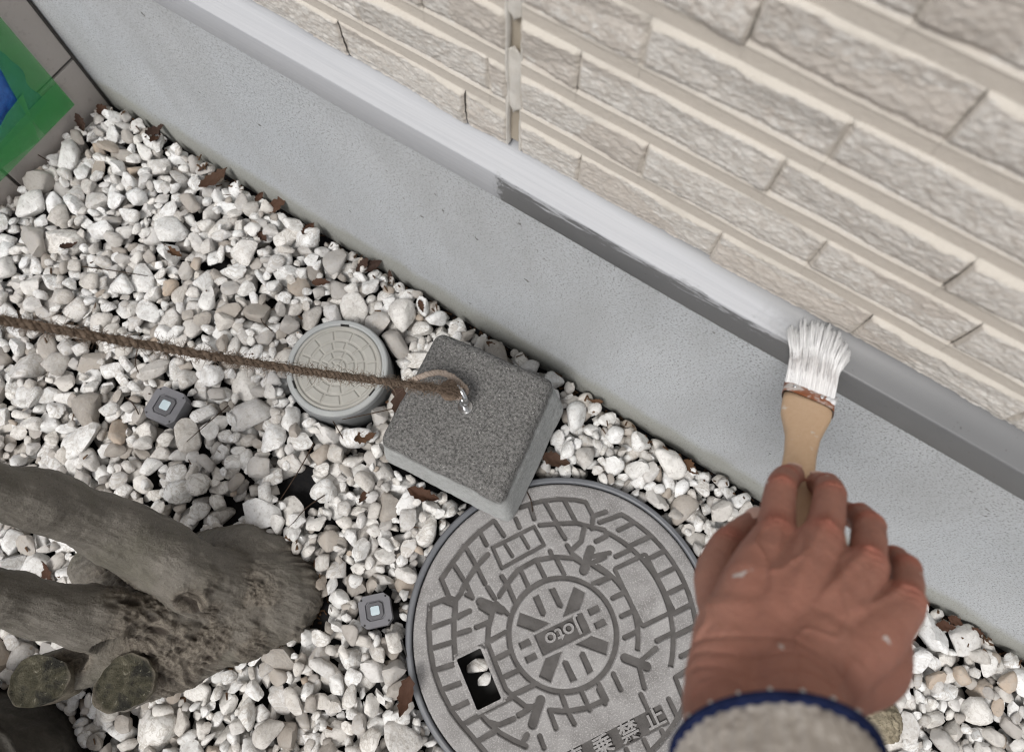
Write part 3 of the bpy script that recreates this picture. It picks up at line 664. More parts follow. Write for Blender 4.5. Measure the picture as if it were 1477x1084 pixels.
def lid_grooves(P):
    G = np.full(P[0].shape, 1.0); hw = .0032
    def add(d, h=hw):
        nonlocal G; G = np.minimum(G, d - h)
    for src, y0 in ((LINES_A, 680), (LINES_B, 864)):
        for ln_ in src.split('|'):
            pt = [tuple(map(float, q_.split(','))) for q_ in ln_.split()]; pt = [lidpt(590 + .2031 * a, y0 + .2031 * b_) for a, b_ in pt]
            for a, b_ in zip(pt[:-1], pt[1:]):
                if ln_.startswith('320,420') : continue
                add(seg(P, a, b_), .0026 if ln_.startswith(('685', '800,450', '595')) else hw)
    for ax in (45, 135, 225, 315):             # the broad bar of each star
        c_, s_ = math.cos(R(ax)), math.sin(R(ax)); add(seg(P, (.0775 * c_, .0775 * s_), (.1045 * c_, .1045 * s_)), .0056)
    for q, ax in ((2, 270), (3, 0)):           # the half under the arm repeats the pattern
        c_, s_ = math.cos(R(ax)), math.sin(R(ax)); L = lambda w_, s: (w_ * c_ - s * s_, w_ * s_ + s * c_)
        add(arc(P, .1595, ax, 37))
        for sg in (-1, 1):
            a = .1595; add(seg(P, L(a * math.cos(R(37)), sg * a * math.sin(R(37))), L(.0985, sg * .0985)))
            for m_ in (1, 3, 5, 7):
                s = .0115 * m_; wo = math.sqrt(.1595 ** 2 - s * s); wi = math.sqrt(max(.131 ** 2 - s * s, 0))
                if q == 2 and m_ < 6: wi = .142
                if m_ == 7: wi = wo - .022
                add(seg(P, L(wo, sg * s), L(wi, sg * s)))
            if q == 3 or sg == 1:
                for m_ in (1, 3):
                    s = .0115 * m_; wo = math.sqrt(.0895 ** 2 - s * s); add(seg(P, L(wo, sg * s), L(math.sqrt(.0735 ** 2 - s * s), sg * s)))
                s = .0535; add(seg(P, L(math.sqrt(.131 ** 2 - s * s), sg * s), L(.098, sg * s)))
                add(seg(P, L(.0665, sg * .0665), L(.093, sg * .0605)))
        if q == 3: add(arc(P, .131, ax, 41)); add(arc(P, .0895, ax, 37))
    add(np.abs(rect(P, (.1112, .0045), (.0215, .0365), .003)), .0028)
    add(rect(P, (.004, -.1275), (.0655, .0112)), 0)
    add(np.abs(np.hypot(*P) - .0640), .0034)
    add(rect(P, (0, 0), (.0320, .0126)), 0)
    for sx_ in (-1, 1):
        for sy_ in (-1, 1):
            pl = [(-.036, .043), (-.0458, .0310), (-.0300, .0160), (-.0085, .0170)]
            add(poly_sd(P, [(sx_ * a, sy_ * b_) for a, b_ in pl]), 0)
            add(rect(P, (sx_ * .0455, sy_ * .0085), (.0072, .0040)), 0)
            pb = [(.0065, .0530), (.0150, .0520), (.0150, .0290), (.0115, .0265), (.0072, .0300)]
            add(poly_sd(P, [(sx_ * a, sy_ * b_) for a, b_ in pb]), 0)
    return G
n = 420; q = np.linspace(-.1780, .1780, n); P = np.meshgrid(q, q, indexing='ij'); rad = np.hypot(*P)
G = lid_grooves(P); DEP = .0042
hz = -DEP * (1 - sst(-.0009, .0006, G)) * (rad < .165)
# open hand hole on the left, moulded raised rim round it
hole = rect(P, (-.1112, -.0045), (.0158, .0305), .003); hole2 = np.full(P[0].shape, 1.0)
hz = np.where(np.minimum(hole, hole2) < .0035, .0006, hz)
hz = hz + .0004 * (fbm(4, 3, P[0] * 60, P[1] * 60) - .5) - sst(.1755, .1775, rad) * .0012
idx = np.arange(n * n).reshape(n, n); cen = (rad[:-1, :-1] + rad[1:, 1:]) / 2
okc = (cen < .1772) & (hole[:-1, :-1] > -.0002) & (hole2[:-1, :-1] > -.0002)
Fq = np.stack([idx[:-1, :-1], idx[1:, :-1], idx[1:, 1:], idx[:-1, 1:]], -1)[okc]
used = np.unique(Fq); rem = np.full(n * n, -1); rem[used] = np.arange(len(used))
lid = mesh_obj('lid', np.stack([P[0], P[1], hz], -1).reshape(-1, 3)[used], rem[Fq], M_LID, cover, True); lid['label'] = 'grey cast lid with grooved tread pattern'
lathe('lid_edge', [(.1764, -.0004), (.1774, -.002), (.1774, -.025)], M_LID, cover, 128)
si = lathe('groove_floor', [(.0005, -DEP + .0011), (.1645, -DEP + .0011)], M_GROOVE, lid, 96)
# the groove floor sheet stays clear of the holes
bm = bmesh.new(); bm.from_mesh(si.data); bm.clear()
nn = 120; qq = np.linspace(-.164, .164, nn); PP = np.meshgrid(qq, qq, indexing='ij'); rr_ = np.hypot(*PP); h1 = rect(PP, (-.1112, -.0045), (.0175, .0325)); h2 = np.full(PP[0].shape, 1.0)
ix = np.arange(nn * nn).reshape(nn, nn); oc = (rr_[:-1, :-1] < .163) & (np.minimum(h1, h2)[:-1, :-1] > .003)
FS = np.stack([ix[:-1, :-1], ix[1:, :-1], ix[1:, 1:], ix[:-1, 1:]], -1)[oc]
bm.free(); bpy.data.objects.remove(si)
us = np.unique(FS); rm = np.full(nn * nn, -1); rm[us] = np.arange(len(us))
mesh_obj('groove_floor', np.stack([PP[0], PP[1], -DEP + .0011 + .0016 * (fbm(8, 3, PP[0] * 90, PP[1] * 90) - .5)], -1).reshape(-1, 3)[us], rm[FS], M_GROOVE, lid, True)  # darker grey-brown sheet along the groove floors
for sg in (-1,):
    bmh = bmesh.new(); hx, hy, dz = .0166, .0312, .034
    ring_t = [(-hx, -hy), (hx, -hy), (hx, hy), (-hx, hy)]
    vs = [bmh.verts.new((sg * .1112 + a, sg * .0045 + b_, z)) for z in (.0002, -dz) for a, b_ in ring_t]
    for i in range(4): bmh.faces.new((vs[i], vs[4 + i], vs[4 + (i + 1) % 4], vs[(i + 1) % 4]))
    bmh.faces.new((vs[7], vs[6], vs[5], vs[4])); bm_obj('hand_hole', bmh, M_DARK, cover)
text_mesh('hub_lettering', 'Joto', .0250, .0016, M_LID, lid, (0, .0003, -.0016), math.pi, .0003, 1.08)
for i, chx in enumerate('車乗禁止'):
    text_mesh('plate_lettering', chx, .0225, .0016, M_LID, lid, (-.0445 + .0335 * i, -.1280, -.0016), 0, .0005, 1.05)
for dx_, dy_, s, kk in ((.004, .012, .021, 3), (.006, -.006, .018, 9)):
    o = link(bpy.data.objects.new('stone', solo_me[kk])); o.parent = cover; o.location = (-.1112 + dx_, -.0045 + dy_, -.026); o.scale = (s / 2, s / 2.6, s / 3); o['label'] = 'white stone fallen into the hand hole'
bx2 = box('lift_tab', (-.1785, .052, -.012), (-.1765, .074, .0006), M_DARK, cover)

# --- small round drain cap
capo = thing('drain_cap', 'small round beige drain cap on a grey pipe under the rope', 'drain cap', CO, rot=(0, 0, R(20)))
lathe('pipe', [(.0600, -.004), (.0655, -.0042), (.0672, -.008), (.0675, -.062), (.05, -.062)], M_PIPE, capo, 96)
lathe('rim', [(.0575, -.0035), (.0585, -.0008), (.0600, .0000), (.0640, -.0002), (.0655, -.0016), (.0660, -.0075), (.0640, -.0085), (.0575, -.0080)], M_CAPRIM, capo, 96, True)
n = 190; q = np.linspace(-.0582, .0582, n); P = np.meshgrid(q, q, indexing='ij'); rad = np.hypot(*P); th = np.degrees(np.arctan2(P[1], P[0]))
up_ = np.zeros_like(rad)
for r0, r1, cnt, ph in ((.0385, .0500, 12, 8), (.0255, .0350, 12, 3), (.0140, .0220, 8, 10), (.0055, .0110, 5, 0)):
    a = ((th + ph) % (360 / cnt)) / (360 / cnt) - .5; tang = (.5 - np.abs(a)) * R(360 / cnt) * rad
    e = np.minimum(np.minimum(rad - r0, r1 - rad), tang - .0011); up_ = np.maximum(up_, sst(-.0004, .0006, e))
up_ = np.maximum(up_, sst(.0034, .0024, rad))
hz = -.0032 + .0019 * up_ + .0022 * sst(.0525, .0535, rad) * sst(.0575, .0565, rad)
okc = (rad[:-1, :-1] < .0578); idx = np.arange(n * n).reshape(n, n); Fq = np.stack([idx[:-1, :-1], idx[1:, :-1], idx[1:, 1:], idx[:-1, 1:]], -1)[okc]
used = np.unique(Fq); rem = np.full(n * n, -1); rem[used] = np.arange(len(used))
mesh_obj('cap_plate', np.stack([P[0], P[1], hz], -1).reshape(-1, 3)[used], rem[Fq], M_CAP, capo, True)
for a in (10, 130, 250):
    o = box('slot', (.0572, -.0055, -.004), (.0592, .0055, .0003), M_DARK, capo); o.rotation_euler = (0, 0, R(a - 33))

# --- concrete block with eye bolt
block = thing('concrete_block', 'grey rough concrete block with a steel eye bolt, overlapping the large drain cover', 'block', (bc.x, bc.y, 0))
bm = bmesh.new(); off = Vector((bc.x, bc.y, 0))
vs = [bm.verts.new(v - off) for v in bbot] + [bm.verts.new(v - off) for v in btop]
for q_ in ((3, 2, 1, 0), (4, 5, 6, 7), (0, 1, 5, 4), (1, 2, 6, 5), (2, 3, 7, 6), (3, 0, 4, 7)): bm.faces.new([vs[i] for i in q_])
bmesh.ops.recalc_face_normals(bm, faces=bm.faces[:])
bmesh.ops.bevel(bm, geom=bm.edges[:], offset=.0125, segments=5, affect='EDGES', profile=.55)
bmesh.ops.triangulate(bm, faces=[f_ for f_ in bm.faces if len(f_.verts) > 4])
for _ in range(5):
    long = [e for e in bm.edges if e.calc_length() > .0045]
    if long: bmesh.ops.subdivide_edges(bm, edges=long, cuts=1, use_grid_fill=True)
    bmesh.ops.triangulate(bm, faces=[f_ for f_ in bm.faces if len(f_.verts) > 4])
bm.normal_update(); co = np.array([v.co for v in bm.verts]); no = np.array([v.normal for v in bm.verts])
d = .0034 * (fbm(2, 3, *(co.T * 26 + 40)) - .5) + .0016 * (fbm(6, 3, *(co.T * 120 + 40)) - .5)
for v, c_, nn_, dd in zip(bm.verts, co, no, d): v.co = Vector(c_ + nn_ * dd)
body = bm_obj('body', bm, M_BLOCK, block, True)
EB = atz(671, 587, BT); el = EB - off
lathe('washer', [(.0012, .002), (.0085, .002), (.0090, .0012), (.0092, -.002)], M_STEEL, block, 24).location = el
eb = atz(664, 566, .142) - off
ea = [el + Vector((0, 0, -.004)), el + Vector((0, 0, .008)), el.lerp(eb, .4) + Vector((.002, 0, .008))]
ring_c = el.lerp(eb, .75) + Vector((0, 0, .006)); ax1 = (eb - el).normalized(); ax2 = ax1.cross(Vector((.3, 1, .1))).normalized()
tube('eye_bolt', list(ea[:2]) + [ring_c + ax1 * (-.011 * math.cos(t_)) + ax2 * (.0095 * math.sin(t_)) for t_ in np.linspace(0, 5.9, 22)], .0030, M_STEEL, block, 10)

# --- jute rope
rope = thing('rope', 'brown jute rope running from the eye bolt across the small drain cap', 'rope', tuple(ring_c + off))
ro = Vector(rope.location)
Aend = ring_c + off + ax1 * .006; Bfar = Vector(_C + ray(-130, 440) * .47)
def rope_strands(name, path, rad, turns_per_m, material, n_side=7, parent=rope):
    L = np.concatenate([[0], np.cumsum(np.linalg.norm(np.diff(path, axis=0), axis=1))]); T = np.gradient(path, axis=0); T /= np.linalg.norm(T, axis=1)[:, None]
    u = np.cross(T, [0, 0, 1.0]); u /= np.linalg.norm(u, axis=1)[:, None]; wv = np.cross(T, u)
    for s in range(3):
        ph = L * turns_per_m * 2 * np.pi + s * 2.094; wob = .0011 * (vn(s + 3, L * 130, L * 0) - .5)[:, None]
        pts = path + (rad * .44) * (np.cos(ph)[:, None] * u + np.sin(ph)[:, None] * wv) + wob
        tube(name, pts - np.array(ro), rad * (.62 + .22 * (vn(s + 9, L * 160, L * 0) - .5)), material, parent, n_side)
path = spline([Aend, Aend.lerp(Bfar, .12) + Vector((0, 0, -.004)), Aend.lerp(Bfar, .5) + Vector((0, 0, -.013)), Bfar, Aend.lerp(Bfar, 1.55), Aend.lerp(Bfar, 2.1)], 1900)
rope_strands('strand', path, .0035, 66, M_ROPE)
FV, FFc, bs = [], [], 0
rg2 = np.random.default_rng(5)
for i in range(9500):                        # loose fibres
    p = path[rg2.integers(0, 1890)] + rg2.normal(0, .0024, 3); d0 = rg2.normal(0, 1, 3); d0 /= np.linalg.norm(d0); ln = rg2.uniform(.003, .009); bend = rg2.normal(0, .35, 3)
    tdir = np.array((Bfar - Aend).normalized()); d0 = d0 * .8 + tdir * rg2.uniform(-.9, .9)
    pts = [p + d0 * ln * s + bend * ln * s * s for s in (0, .35, .7, 1.0)]
    v_, f_ = tube_arrays(pts, [.00022, .0002, .00016, .00007], 3, False); FV.append(v_ - np.array(ro)); FFc += [tuple(np.array(q_) + bs) for q_ in f_]; bs += len(v_)
mesh_obj('fibres', np.concatenate(FV), FFc, M_ROPE, rope, kind='stuff')
kp = [atz(590, 551, .128), atz(612, 541, .130), atz(636, 537, .130), atz(655, 545, .134), atz(668, 557, .140), atz(672, 566, .142), atz(662, 572, .139), atz(648, 571, .138), atz(638, 563, .140)]
rope_strands('loop_strand', spline(kp, 120), .0036, 90, M_ROPE2, 6)
kn = [atz(640, 556, .142), atz(650, 552, .147), atz(660, 560, .148), atz(655, 571, .145), atz(643, 571, .143), atz(640, 560, .146), atz(652, 556, .150), atz(664, 563, .146)]
rope_strands('knot_strand', spline(kn, 120), .0040, 90, M_ROPE, 6)

# --- two square plastic fixtures
def fixture(p, a, s, tl, label):
    o = thing('ground_fixture', label, 'fixture', p, 'square plastic fixtures in the gravel', (tl[0], tl[1], a)); h = s / 2; ch = s * .17
    def oct_(h, ch): return [(-h + ch, -h), (h - ch, -h), (h, -h + ch), (h, h - ch), (h - ch, h), (-h + ch, h), (-h, h - ch), (-h, -h + ch)]
    def prism(name, rings, m_, close_top=True):
        V = [(x, y, z) for pts, z in rings for x, y in pts]; n = 8; F = []
        for k in range(len(rings) - 1): F += [(k * n + i, k * n + (i + 1) % n, (k + 1) * n + (i + 1) % n, (k + 1) * n + i) for i in range(n)]
        if close_top: F.append(tuple((len(rings) - 1) * n + i for i in range(n)))
        return mesh_obj(name, V, F, m_, o)
    prism('housing', [(oct_(h * .96, ch), -.024), (oct_(h, ch), -.0008), (oct_(h * .985, ch), 0), (oct_(h * .60, ch * .55), 0), (oct_(h * .57, ch * .55), -.0022)], M_FIX)
    prism('inner_plate', [(oct_(h * .50, ch * .5), -.0022), (oct_(h * .50, ch * .5), -.0004), (oct_(h * .48, ch * .5), .0001), (oct_(h * .30, ch * .3), .0001), (oct_(h * .29, ch * .3), -.0012)], M_FIXD)
    prism('panel', [(oct_(h * .28, ch * .22), -.0012), (oct_(h * .28, ch * .22), .0004), (oct_(h * .265, ch * .22), .0007)], M_FIXP)
    for sx_ in (-1, 1):
        for sy_ in (-1, 1):
            lathe('screw', [(.0002, .0001), (.0009, .0003), (.0012, .0001), (.0012, -.001)], M_DARK, o, 12).location = (sx_ * h * .76, sy_ * h * .76, .0001)
    return o
fixture(*FX[0], 'square grey plastic fixture with pale centre, lying alone among the stones below the rope')
fixture(*FX[1], 'square grey plastic fixture with pale centre, between the tree base and the large drain cover')

# --- pitted tan stone beside the arm
bm = bmesh.new(); bmesh.ops.create_icosphere(bm, subdivisions=5, radius=1); co = np.array([v.co for v in bm.verts]); no = co.copy()
cc = np.sign(co) * np.abs(co) ** .7; cc = cc * [.030, .024, .020]
d = .006 * (fbm(12, 4, *(co.T * 3 + 9)) - .5) + .004 * (fbm(15, 3, *(co.T * 9 + 9)) - .5) - .003 * sst(.60, .70, fbm(19, 2, *(co.T * 7 + 9)))
for v, c_, nn_, dd in zip(bm.verts, cc, no, d): v.co = Vector(c_ + nn_ * dd)
rk = bm_obj('rock', bm, M_ROCK, None, True); rk.location = ROCKP; rk.rotation_euler = (0, 0, R(50)); tag(rk, 'rough pitted tan stone among the white gravel beside the forearm', 'rock')
# --- dark weathered block in the near corner
kc = sum(KERB, Vector()) / len(KERB); bm = bmesh.new(); n = len(KERB)
rings = [[Vector((kc.x + (p.x - kc.x) * s, kc.y + (p.y - kc.y) * s, z)) - kc for p in KERB] for s, z in ((.97, -.05), (1.0, .02), (.96, .085), (.86, .105))]
vr = [[bm.verts.new(p) for p in r_] for r_ in rings]
for k in range(3):
    for i in range(n): bm.faces.new((vr[k][i], vr[k][(i + 1) % n], vr[k + 1][(i + 1) % n], vr[k + 1][i]))
bm.faces.new(vr[3]); bmesh.ops.recalc_face_normals(bm, faces=bm.faces[:])
bmesh.ops.bevel(bm, geom=bm.edges[:], offset=.012, segments=3, affect='EDGES')
bmesh.ops.triangulate(bm, faces=bm.faces[:]); 
for _ in range(3): bmesh.ops.subdivide_edges(bm, edges=[e for e in bm.edges if e.calc_length() > .012], cuts=1)
bmesh.ops.triangulate(bm, faces=bm.faces[:]); bm.normal_update()
co = np.array([v.co for v in bm.verts]); d = .012 * (fbm(33, 4, *(co.T * 18 + 30)) - .5)
for v, dd in zip(bm.verts, d): v.co += v.normal * dd
kb = bm_obj('boulder', bm, M_KERB, None, True); kb.location = kc; tag(kb, 'dark weathered boulder at the corner beyond the cut stumps', 'boulder')

# --- tree base: two stems, two sawn stubs
tree = thing('tree', 'grey-barked shrub tree base with two stems and two mossy sawn stubs', 'tree', TRUNK0)
def T(x, y, z, px):
    p = atz(x, y, z); dep = float((np.array(p) - _C) @ _f); return (p.x - TRUNK0.x, p.y - TRUNK0.y, p.z - TRUNK0.z, px * dep / PF)
chains = [
    [T(412, 858, -.02, 52), T(388, 860, -.004, 66), T(350, 866, .006, 66), T(300, 888, .008, 52), T(250, 908, .015, 44), T(205, 915, .03, 38)],
    [T(325, 850, .03, 56), T(275, 828, .08, 50), T(205, 783, .125, 48), T(100, 736, .20, 44), T(0, 705, .275, 41), T(-160, 662, .38, 40), T(-420, 610, .52, 40), T(-800, 560, .66, 38)],
    [T(255, 900, .045, 50), T(175, 900, .085, 44), T(120, 892, .12, 45), T(60, 879, .16, 43), T(0, 861, .20, 40), T(-150, 830, .30, 39), T(-420, 790, .44, 38), T(-800, 760, .58, 36)],
    [T(405, 885, -.012, 40), T(345, 905, .02, 48), T(285, 935, .035, 44), T(250, 952, .042, 41), T(222, 965, .05, 38), T(184, 983, .070, 34), T(181, 985, .078, 34)],
    [T(175, 930, .06, 40), T(110, 960, .065, 34), T(62, 979, .082, 32), T(58, 981, .090, 32)],
    [T(150, 812, .0, 20), T(125, 818, .02, 24), T(150, 838, .03, 32), T(200, 865, .04, 42)],
    [T(300, 800, .0, 36), T(345, 800, .01, 42), T(395, 805, -.015, 34)], [T(420, 815, -.025, 22), T(395, 825, -.005, 34), T(360, 835, .01, 45)], [T(425, 905, -.015, 16), T(400, 895, .0, 26), T(370, 880, .02, 40)], [T(300, 950, -.02, 25), T(330, 920, .0, 35)], [T(440, 830, -.015, 16), T(410, 832, .0, 30), T(370, 840, .02, 45)],
]
cl = np.array([T(300, 880, .05, 1)[:3], T(230, 900, .07, 1)[:3], T(180, 870, .07, 1)[:3], T(330, 890, .04, 1)[:3], T(260, 940, .05, 1)[:3]])
axis1 = np.array(chains[1][4][:3]) - np.array(chains[1][2][:3]); axis1 /= np.linalg.norm(axis1)
CUTS = [(T(180, 985, .088, 40), Vector(_C) + Vector((-.25, -.20, -.1))), (T(56, 981, .100, 38), Vector(_C) + Vector((-.35, -.22, -.15)))]
PITS = [(T(157, 930, .115, 11), .016), (T(272, 893, .115, 9), .008), (T(95, 950, .10, 15), .012), (T(215, 925, .115, 12), .008)]
def ridged(seed, p, o=4):
    s_, a, t_ = 0, 1.0, 0
    for k in range(o): s_ = s_ + a * (1 - np.abs(2 * vn(seed + 13 * k, *p) - 1)); t_ += a; a *= .55; p = [q * 2.07 for q in p]
    return s_ / t_
def bark_disp(co, no):
    k = np.zeros(len(co))
    for c in cl: k = np.maximum(k, sst(.085, .030, np.linalg.norm(co - c, axis=1)))
    k = np.clip(k * (.30 + 1.1 * sst(.38, .60, fbm(50, 3, *(co.T * 26 + 50)))), 0, 1)
    foot = sst(.035, -.005, co[:, 2]) * .8; k = np.maximum(k, foot * sst(.42, .58, fbm(52, 3, *(co.T * 30 + 50))))
    al = co @ axis1; pr_ = co - np.outer(al, axis1)
    stre = fbm(41, 4, al * 22 + 9, *(pr_.T * 150 + 50))
    warp = co + .007 * np.stack([fbm(60 + i, 3, *(co.T * 32 + 20)) - .5 for i in range(3)], -1)
    wa = warp @ axis1; wp = warp - np.outer(wa, axis1)
    wr = ridged(44, [wa * 11 + 9, *(wp.T * 125 + 50)], 3)
    d = .015 * (fbm(40, 3, *(co.T * 17 + 50)) - .5) + (.0022 + 0 * k) * (stre - .5) + k * (.0110 * (wr - .60) + .0022 * (fbm(48, 3, *(co.T * 170 + 60)) - .5))
    for (x, y, z, r), dep in PITS:
        dist = np.linalg.norm(co - np.array([x, y, z]), axis=1); near = dist.min(); q_ = dist - near
        d = d - dep * sst(r * 1.0, r * .35, q_) + .0015 * sst(r * 1.9, r * 1.2, q_) * sst(r * .8, r * 1.1, q_); k = np.maximum(k, sst(r * 1.8, r, q_))
    # saw cuts: flatten whatever stands beyond the cut
    for (x, y, z, r), to in CUTS:
        c = np.array([x, y, z]); nn = np.array((to - (Vector(c) + TRUNK0)).normalized()); rel_ = co + no * d[:, None] - c; hgt = rel_ @ nn
        rad_ = np.linalg.norm(rel_ - np.outer(hgt, nn), axis=1); hit = (hgt > -.002) & (rad_ < r * 1.5) & (hgt < .05)
        dn = no @ nn; d = np.where(hit, d - (hgt + .002) / np.where(np.abs(dn) < .25, .25, dn), d)
    return np.clip(d, -.05, .02), {'rough': k, 'streak': np.clip((stre - .5) * 2.6 + .5, 0, 1), 'ridge': np.clip((wr - .45) * 3.0, 0, 1)}
trunk = blob('trunk', chains, M_BARK, tree, .0016, 2, disp=bark_disp)
def cut_face(x, y, z, px, toward, label):
    c = T(x, y, z, px); o_ = Vector(c[:3]); rr_ = c[3]
    nrm = (Vector(toward) - (o_ + TRUNK0)).normalized(); n = 72; rings = [0, .25, .5, .72, .88, .97, 1.0, 1.03]; V, F = [], []
    for i in range(n):
        a = 2 * math.pi * i / n; ir = rr_ * (1 + .09 * math.sin(2 * a + x) + .06 * math.sin(3 * a + 2) + .02 * math.sin(11 * a))
        for j, t_ in enumerate(rings):
            z_ = (.0010 * math.sin(3 * a + 9 * t_) if t_ > .1 else 0) + (.0012 if .9 < t_ <= 1 else 0); z_ = z_ if t_ < 1.02 else -.055
            V.append((ir * t_ * math.cos(a) * (1 if t_ < 1.02 else .82), ir * t_ * math.sin(a) * (1 if t_ < 1.02 else .82), z_))
    k = len(rings)
    for i in range(n):
        for j in range(k - 1): F.append((i * k + j, i * k + j + 1, ((i + 1) % n) * k + j + 1, ((i + 1) % n) * k + j))
    o = mesh_obj('cut_face', V, F, M_CUT, tree, True); o.location = o_; o.rotation_euler = nrm.to_track_quat('Z', 'Y').to_euler(); o['label'] = label; return o
cut_face(180, 985, .088, 40, tuple(CUTS[0][1]), 'mossy green-black sawn end of the nearer stub')
cut_face(56, 981, .100, 38, tuple(CUTS[1][1]), 'grey-brown sawn end of the outer stub')

# --- dry leaves and twigs
def leaf_mesh(seed):
    r_ = random.Random(seed); n, mth = 13, 7; V = []
    L, Wd = 1.0, r_.uniform(.34, .5); curl, fold, tw = r_.uniform(.1, 1.0), r_.uniform(.2, .75), r_.uniform(-1.1, 1.1)
    for i in range(n):
        t = i / (n - 1); wd = Wd * math.sin(math.pi * t ** .8) ** .8 * (1 + .22 * math.sin(t * 31 + seed * 3)) + .01
        for j in range(mth):
            s = j / (mth - 1) * 2 - 1; x = (t - .5) * L; y = s * wd / 2 * (1 + .08 * math.sin(t * 23 + seed)); z = abs(s) * wd * fold * .5 + curl * (t - .5) ** 2 + .03 * math.sin(t * 17 + s * 5 + seed)
            a = tw * (t - .5); V.append((x, y * math.cos(a) - z * math.sin(a), y * math.sin(a) + z * math.cos(a)))
    o = mesh_obj('dry_leaf', V, grid_faces(n, mth), M_LEAF, None, True); me = o.data; bpy.data.objects.remove(o); return me
LM = [leaf_mesh(s) for s in range(6)]
def gz(p):
    i, j = int((p.x - GX0) / GS), int((p.y - GY0) / GS)
    if 0 <= i < gnx and 0 <= j < gny and H[i, j] < 1: return H[max(i - 3, 0):i + 4, max(j - 3, 0):j + 4].clip(-1, .03).max()
    return .004
named = [(800, 664, .034, 20, 'curled orange-brown dry leaf wedged between the concrete block and large cover'), (612, 716, .040, 25, 'narrow rust-brown dry leaf below the near face of the concrete block'), (528, 633, .026, -10, 'short tan dry leaf at the left corner of the concrete block'),
         (312, 262, .044, -40, 'long dark dry leaf against the foot of the footing wall, nearest the porch'), (402, 296, .036, -30, 'dark dry leaf at the foot of the wall, above the small drain cap'), (536, 384, .030, -35, 'brown dry leaf at the wall foot between drain cap and flashing'),
         (150, 165, .030, 60, 'dark dry leaf tucked into the corner of porch and footing'), (122, 185, .028, 70, 'brown dry leaf against the tiled riser'), (232, 196, .030, -35, 'dry leaf under the footing close to the porch corner'),
         (590, 1000, .040, 100, 'brown dry leaf pressed against the rim of the large drain cover'), (465, 410, .026, 10, 'small brown dry leaf beside the upper rim of the small drain cap'), (380, 345, .022, 40, 'small red-brown leaf in the gravel above the small cap'),
         (590, 600, .055, 75, 'long curled dry leaf stalk between small drain cap and concrete block')]
LEAF_G = 'dry leaves caught in the gravel'
for i, (x, y, s, a, lab) in enumerate(named):
    p = atz(x, y, .004); o = link(bpy.data.objects.new('dry_leaf', LM[i % 6])); o.location = (p.x, p.y, gz(p) + .002); o.scale = (s * 1.1,) * 3; o.rotation_euler = (random.uniform(-.3, .3), random.uniform(-.3, .3), R(33 - a)); tag(o, lab, 'leaf', LEAF_G)
for i in range(22):
    if i < 16: x_ = random.uniform(-.85, .5); p = Vector((x_, YF - random.uniform(.006, .03), 0))
    else: p = atz(random.uniform(60, 600), random.uniform(300, 900), 0)
    zz_ = gz(p)
    if H[int((p.x - GX0) / GS), int((p.y - GY0) / GS)] > 1: continue
    o = link(bpy.data.objects.new('dry_leaf', LM[(i * 5) % 6])); o.location = (p.x, p.y, zz_ - .001); o.scale = (random.uniform(.018, .034),) * 3; o.rotation_euler = (random.uniform(-.5, .5), random.uniform(-.5, .5), random.uniform(0, 6.28))
    tag(o, 'small dry brown leaf scrap lying at the foot of the wall' if i < 16 else 'small dry brown leaf scrap half buried among the open gravel', 'leaf', 'leaf scraps along the wall foot' if i < 16 else 'leaf scraps in the open gravel')
lv, lf, lb = [], [], 0; rl = np.random.default_rng(21)
for i in range(620):
    if i < 330: p = Vector((rl.uniform(-.9, .6), YF - abs(rl.normal(0, .012)) - .002, 0))
    elif i < 500: a = rl.uniform(0, 6.28); q0 = atz(395 + 55 * math.cos(a) + rl.normal(0, 8), 850 + 70 * math.sin(a) + rl.normal(0, 8), 0); p = Vector((q0.x, q0.y, 0))
    else: p = atz(rl.uniform(20, 900), rl.uniform(200, 1070), 0)
    ii, jj = int((p.x - GX0) / GS), int((p.y - GY0) / GS)
    if not (0 <= ii < gnx and 0 <= jj < gny) or H[ii, jj] > 1: continue
    ln, wd = rl.uniform(.003, .012), rl.uniform(.0008, .0035); a = rl.uniform(0, 6.28); u_ = np.array([math.cos(a), math.sin(a), rl.normal(0, .25)]); w_ = np.array([-math.sin(a), math.cos(a), rl.normal(0, .4)])
    c0 = np.array([p.x, p.y, H[ii, jj] + .0008]); lv += [c0 - u_ * ln / 2 - w_ * wd / 2, c0 + u_ * ln / 2 - w_ * wd / 3, c0 + u_ * ln / 2 + w_ * wd / 3, c0 - u_ * ln / 2 + w_ * wd / 2, c0 + np.array([0, 0, .0012])]
    lf += [(lb, lb + 1, lb + 4), (lb + 1, lb + 2, lb + 4), (lb + 2, lb + 3, lb + 4), (lb + 3, lb, lb + 4)]; lb += 5
lt = mesh_obj('leaf_litter', lv, lf, M_LITTER); lt['kind'] = 'stuff'; lt['label'] = 'scattered brown bark flakes and leaf crumbs on the gravel'
tw = [((640, 385), (560, 380), 'thin straight twig by the wall foot above the concrete block'), ((200, 505), (205, 545), 'short upright twig just below the rope'), ((330, 585), (275, 640), 'forked thin twig reaching past the lone square fixture'), ((205, 600), (185, 575), 'tiny twig left of the lone square fixture'), ((455, 640), (405, 720), 'thin dark twig over the bare black patch'), ((470, 715), (425, 755), 'short twig lying on the black fabric'), ((600, 590), (500, 612), 'dark twig running under the small drain cap'), ((70, 232), (52, 220), 'tiny twig leaning on the tiled riser'), ((188, 138), (158, 128), 'straw-thin twig in the porch corner'), ((757, 702), (768, 738), 'curved red-brown stalk hanging from the block onto the large cover'), ((330, 930), (300, 975), 'pale twig beside the root of the tree'), ((500, 640), (470, 590), 'dark hair-thin twig below the small drain cap'), ((120, 385), (215, 400), 'dark twig high in the open gravel'), ((395, 480), (380, 460), 'hair-thin twig near the rope and small cap')]
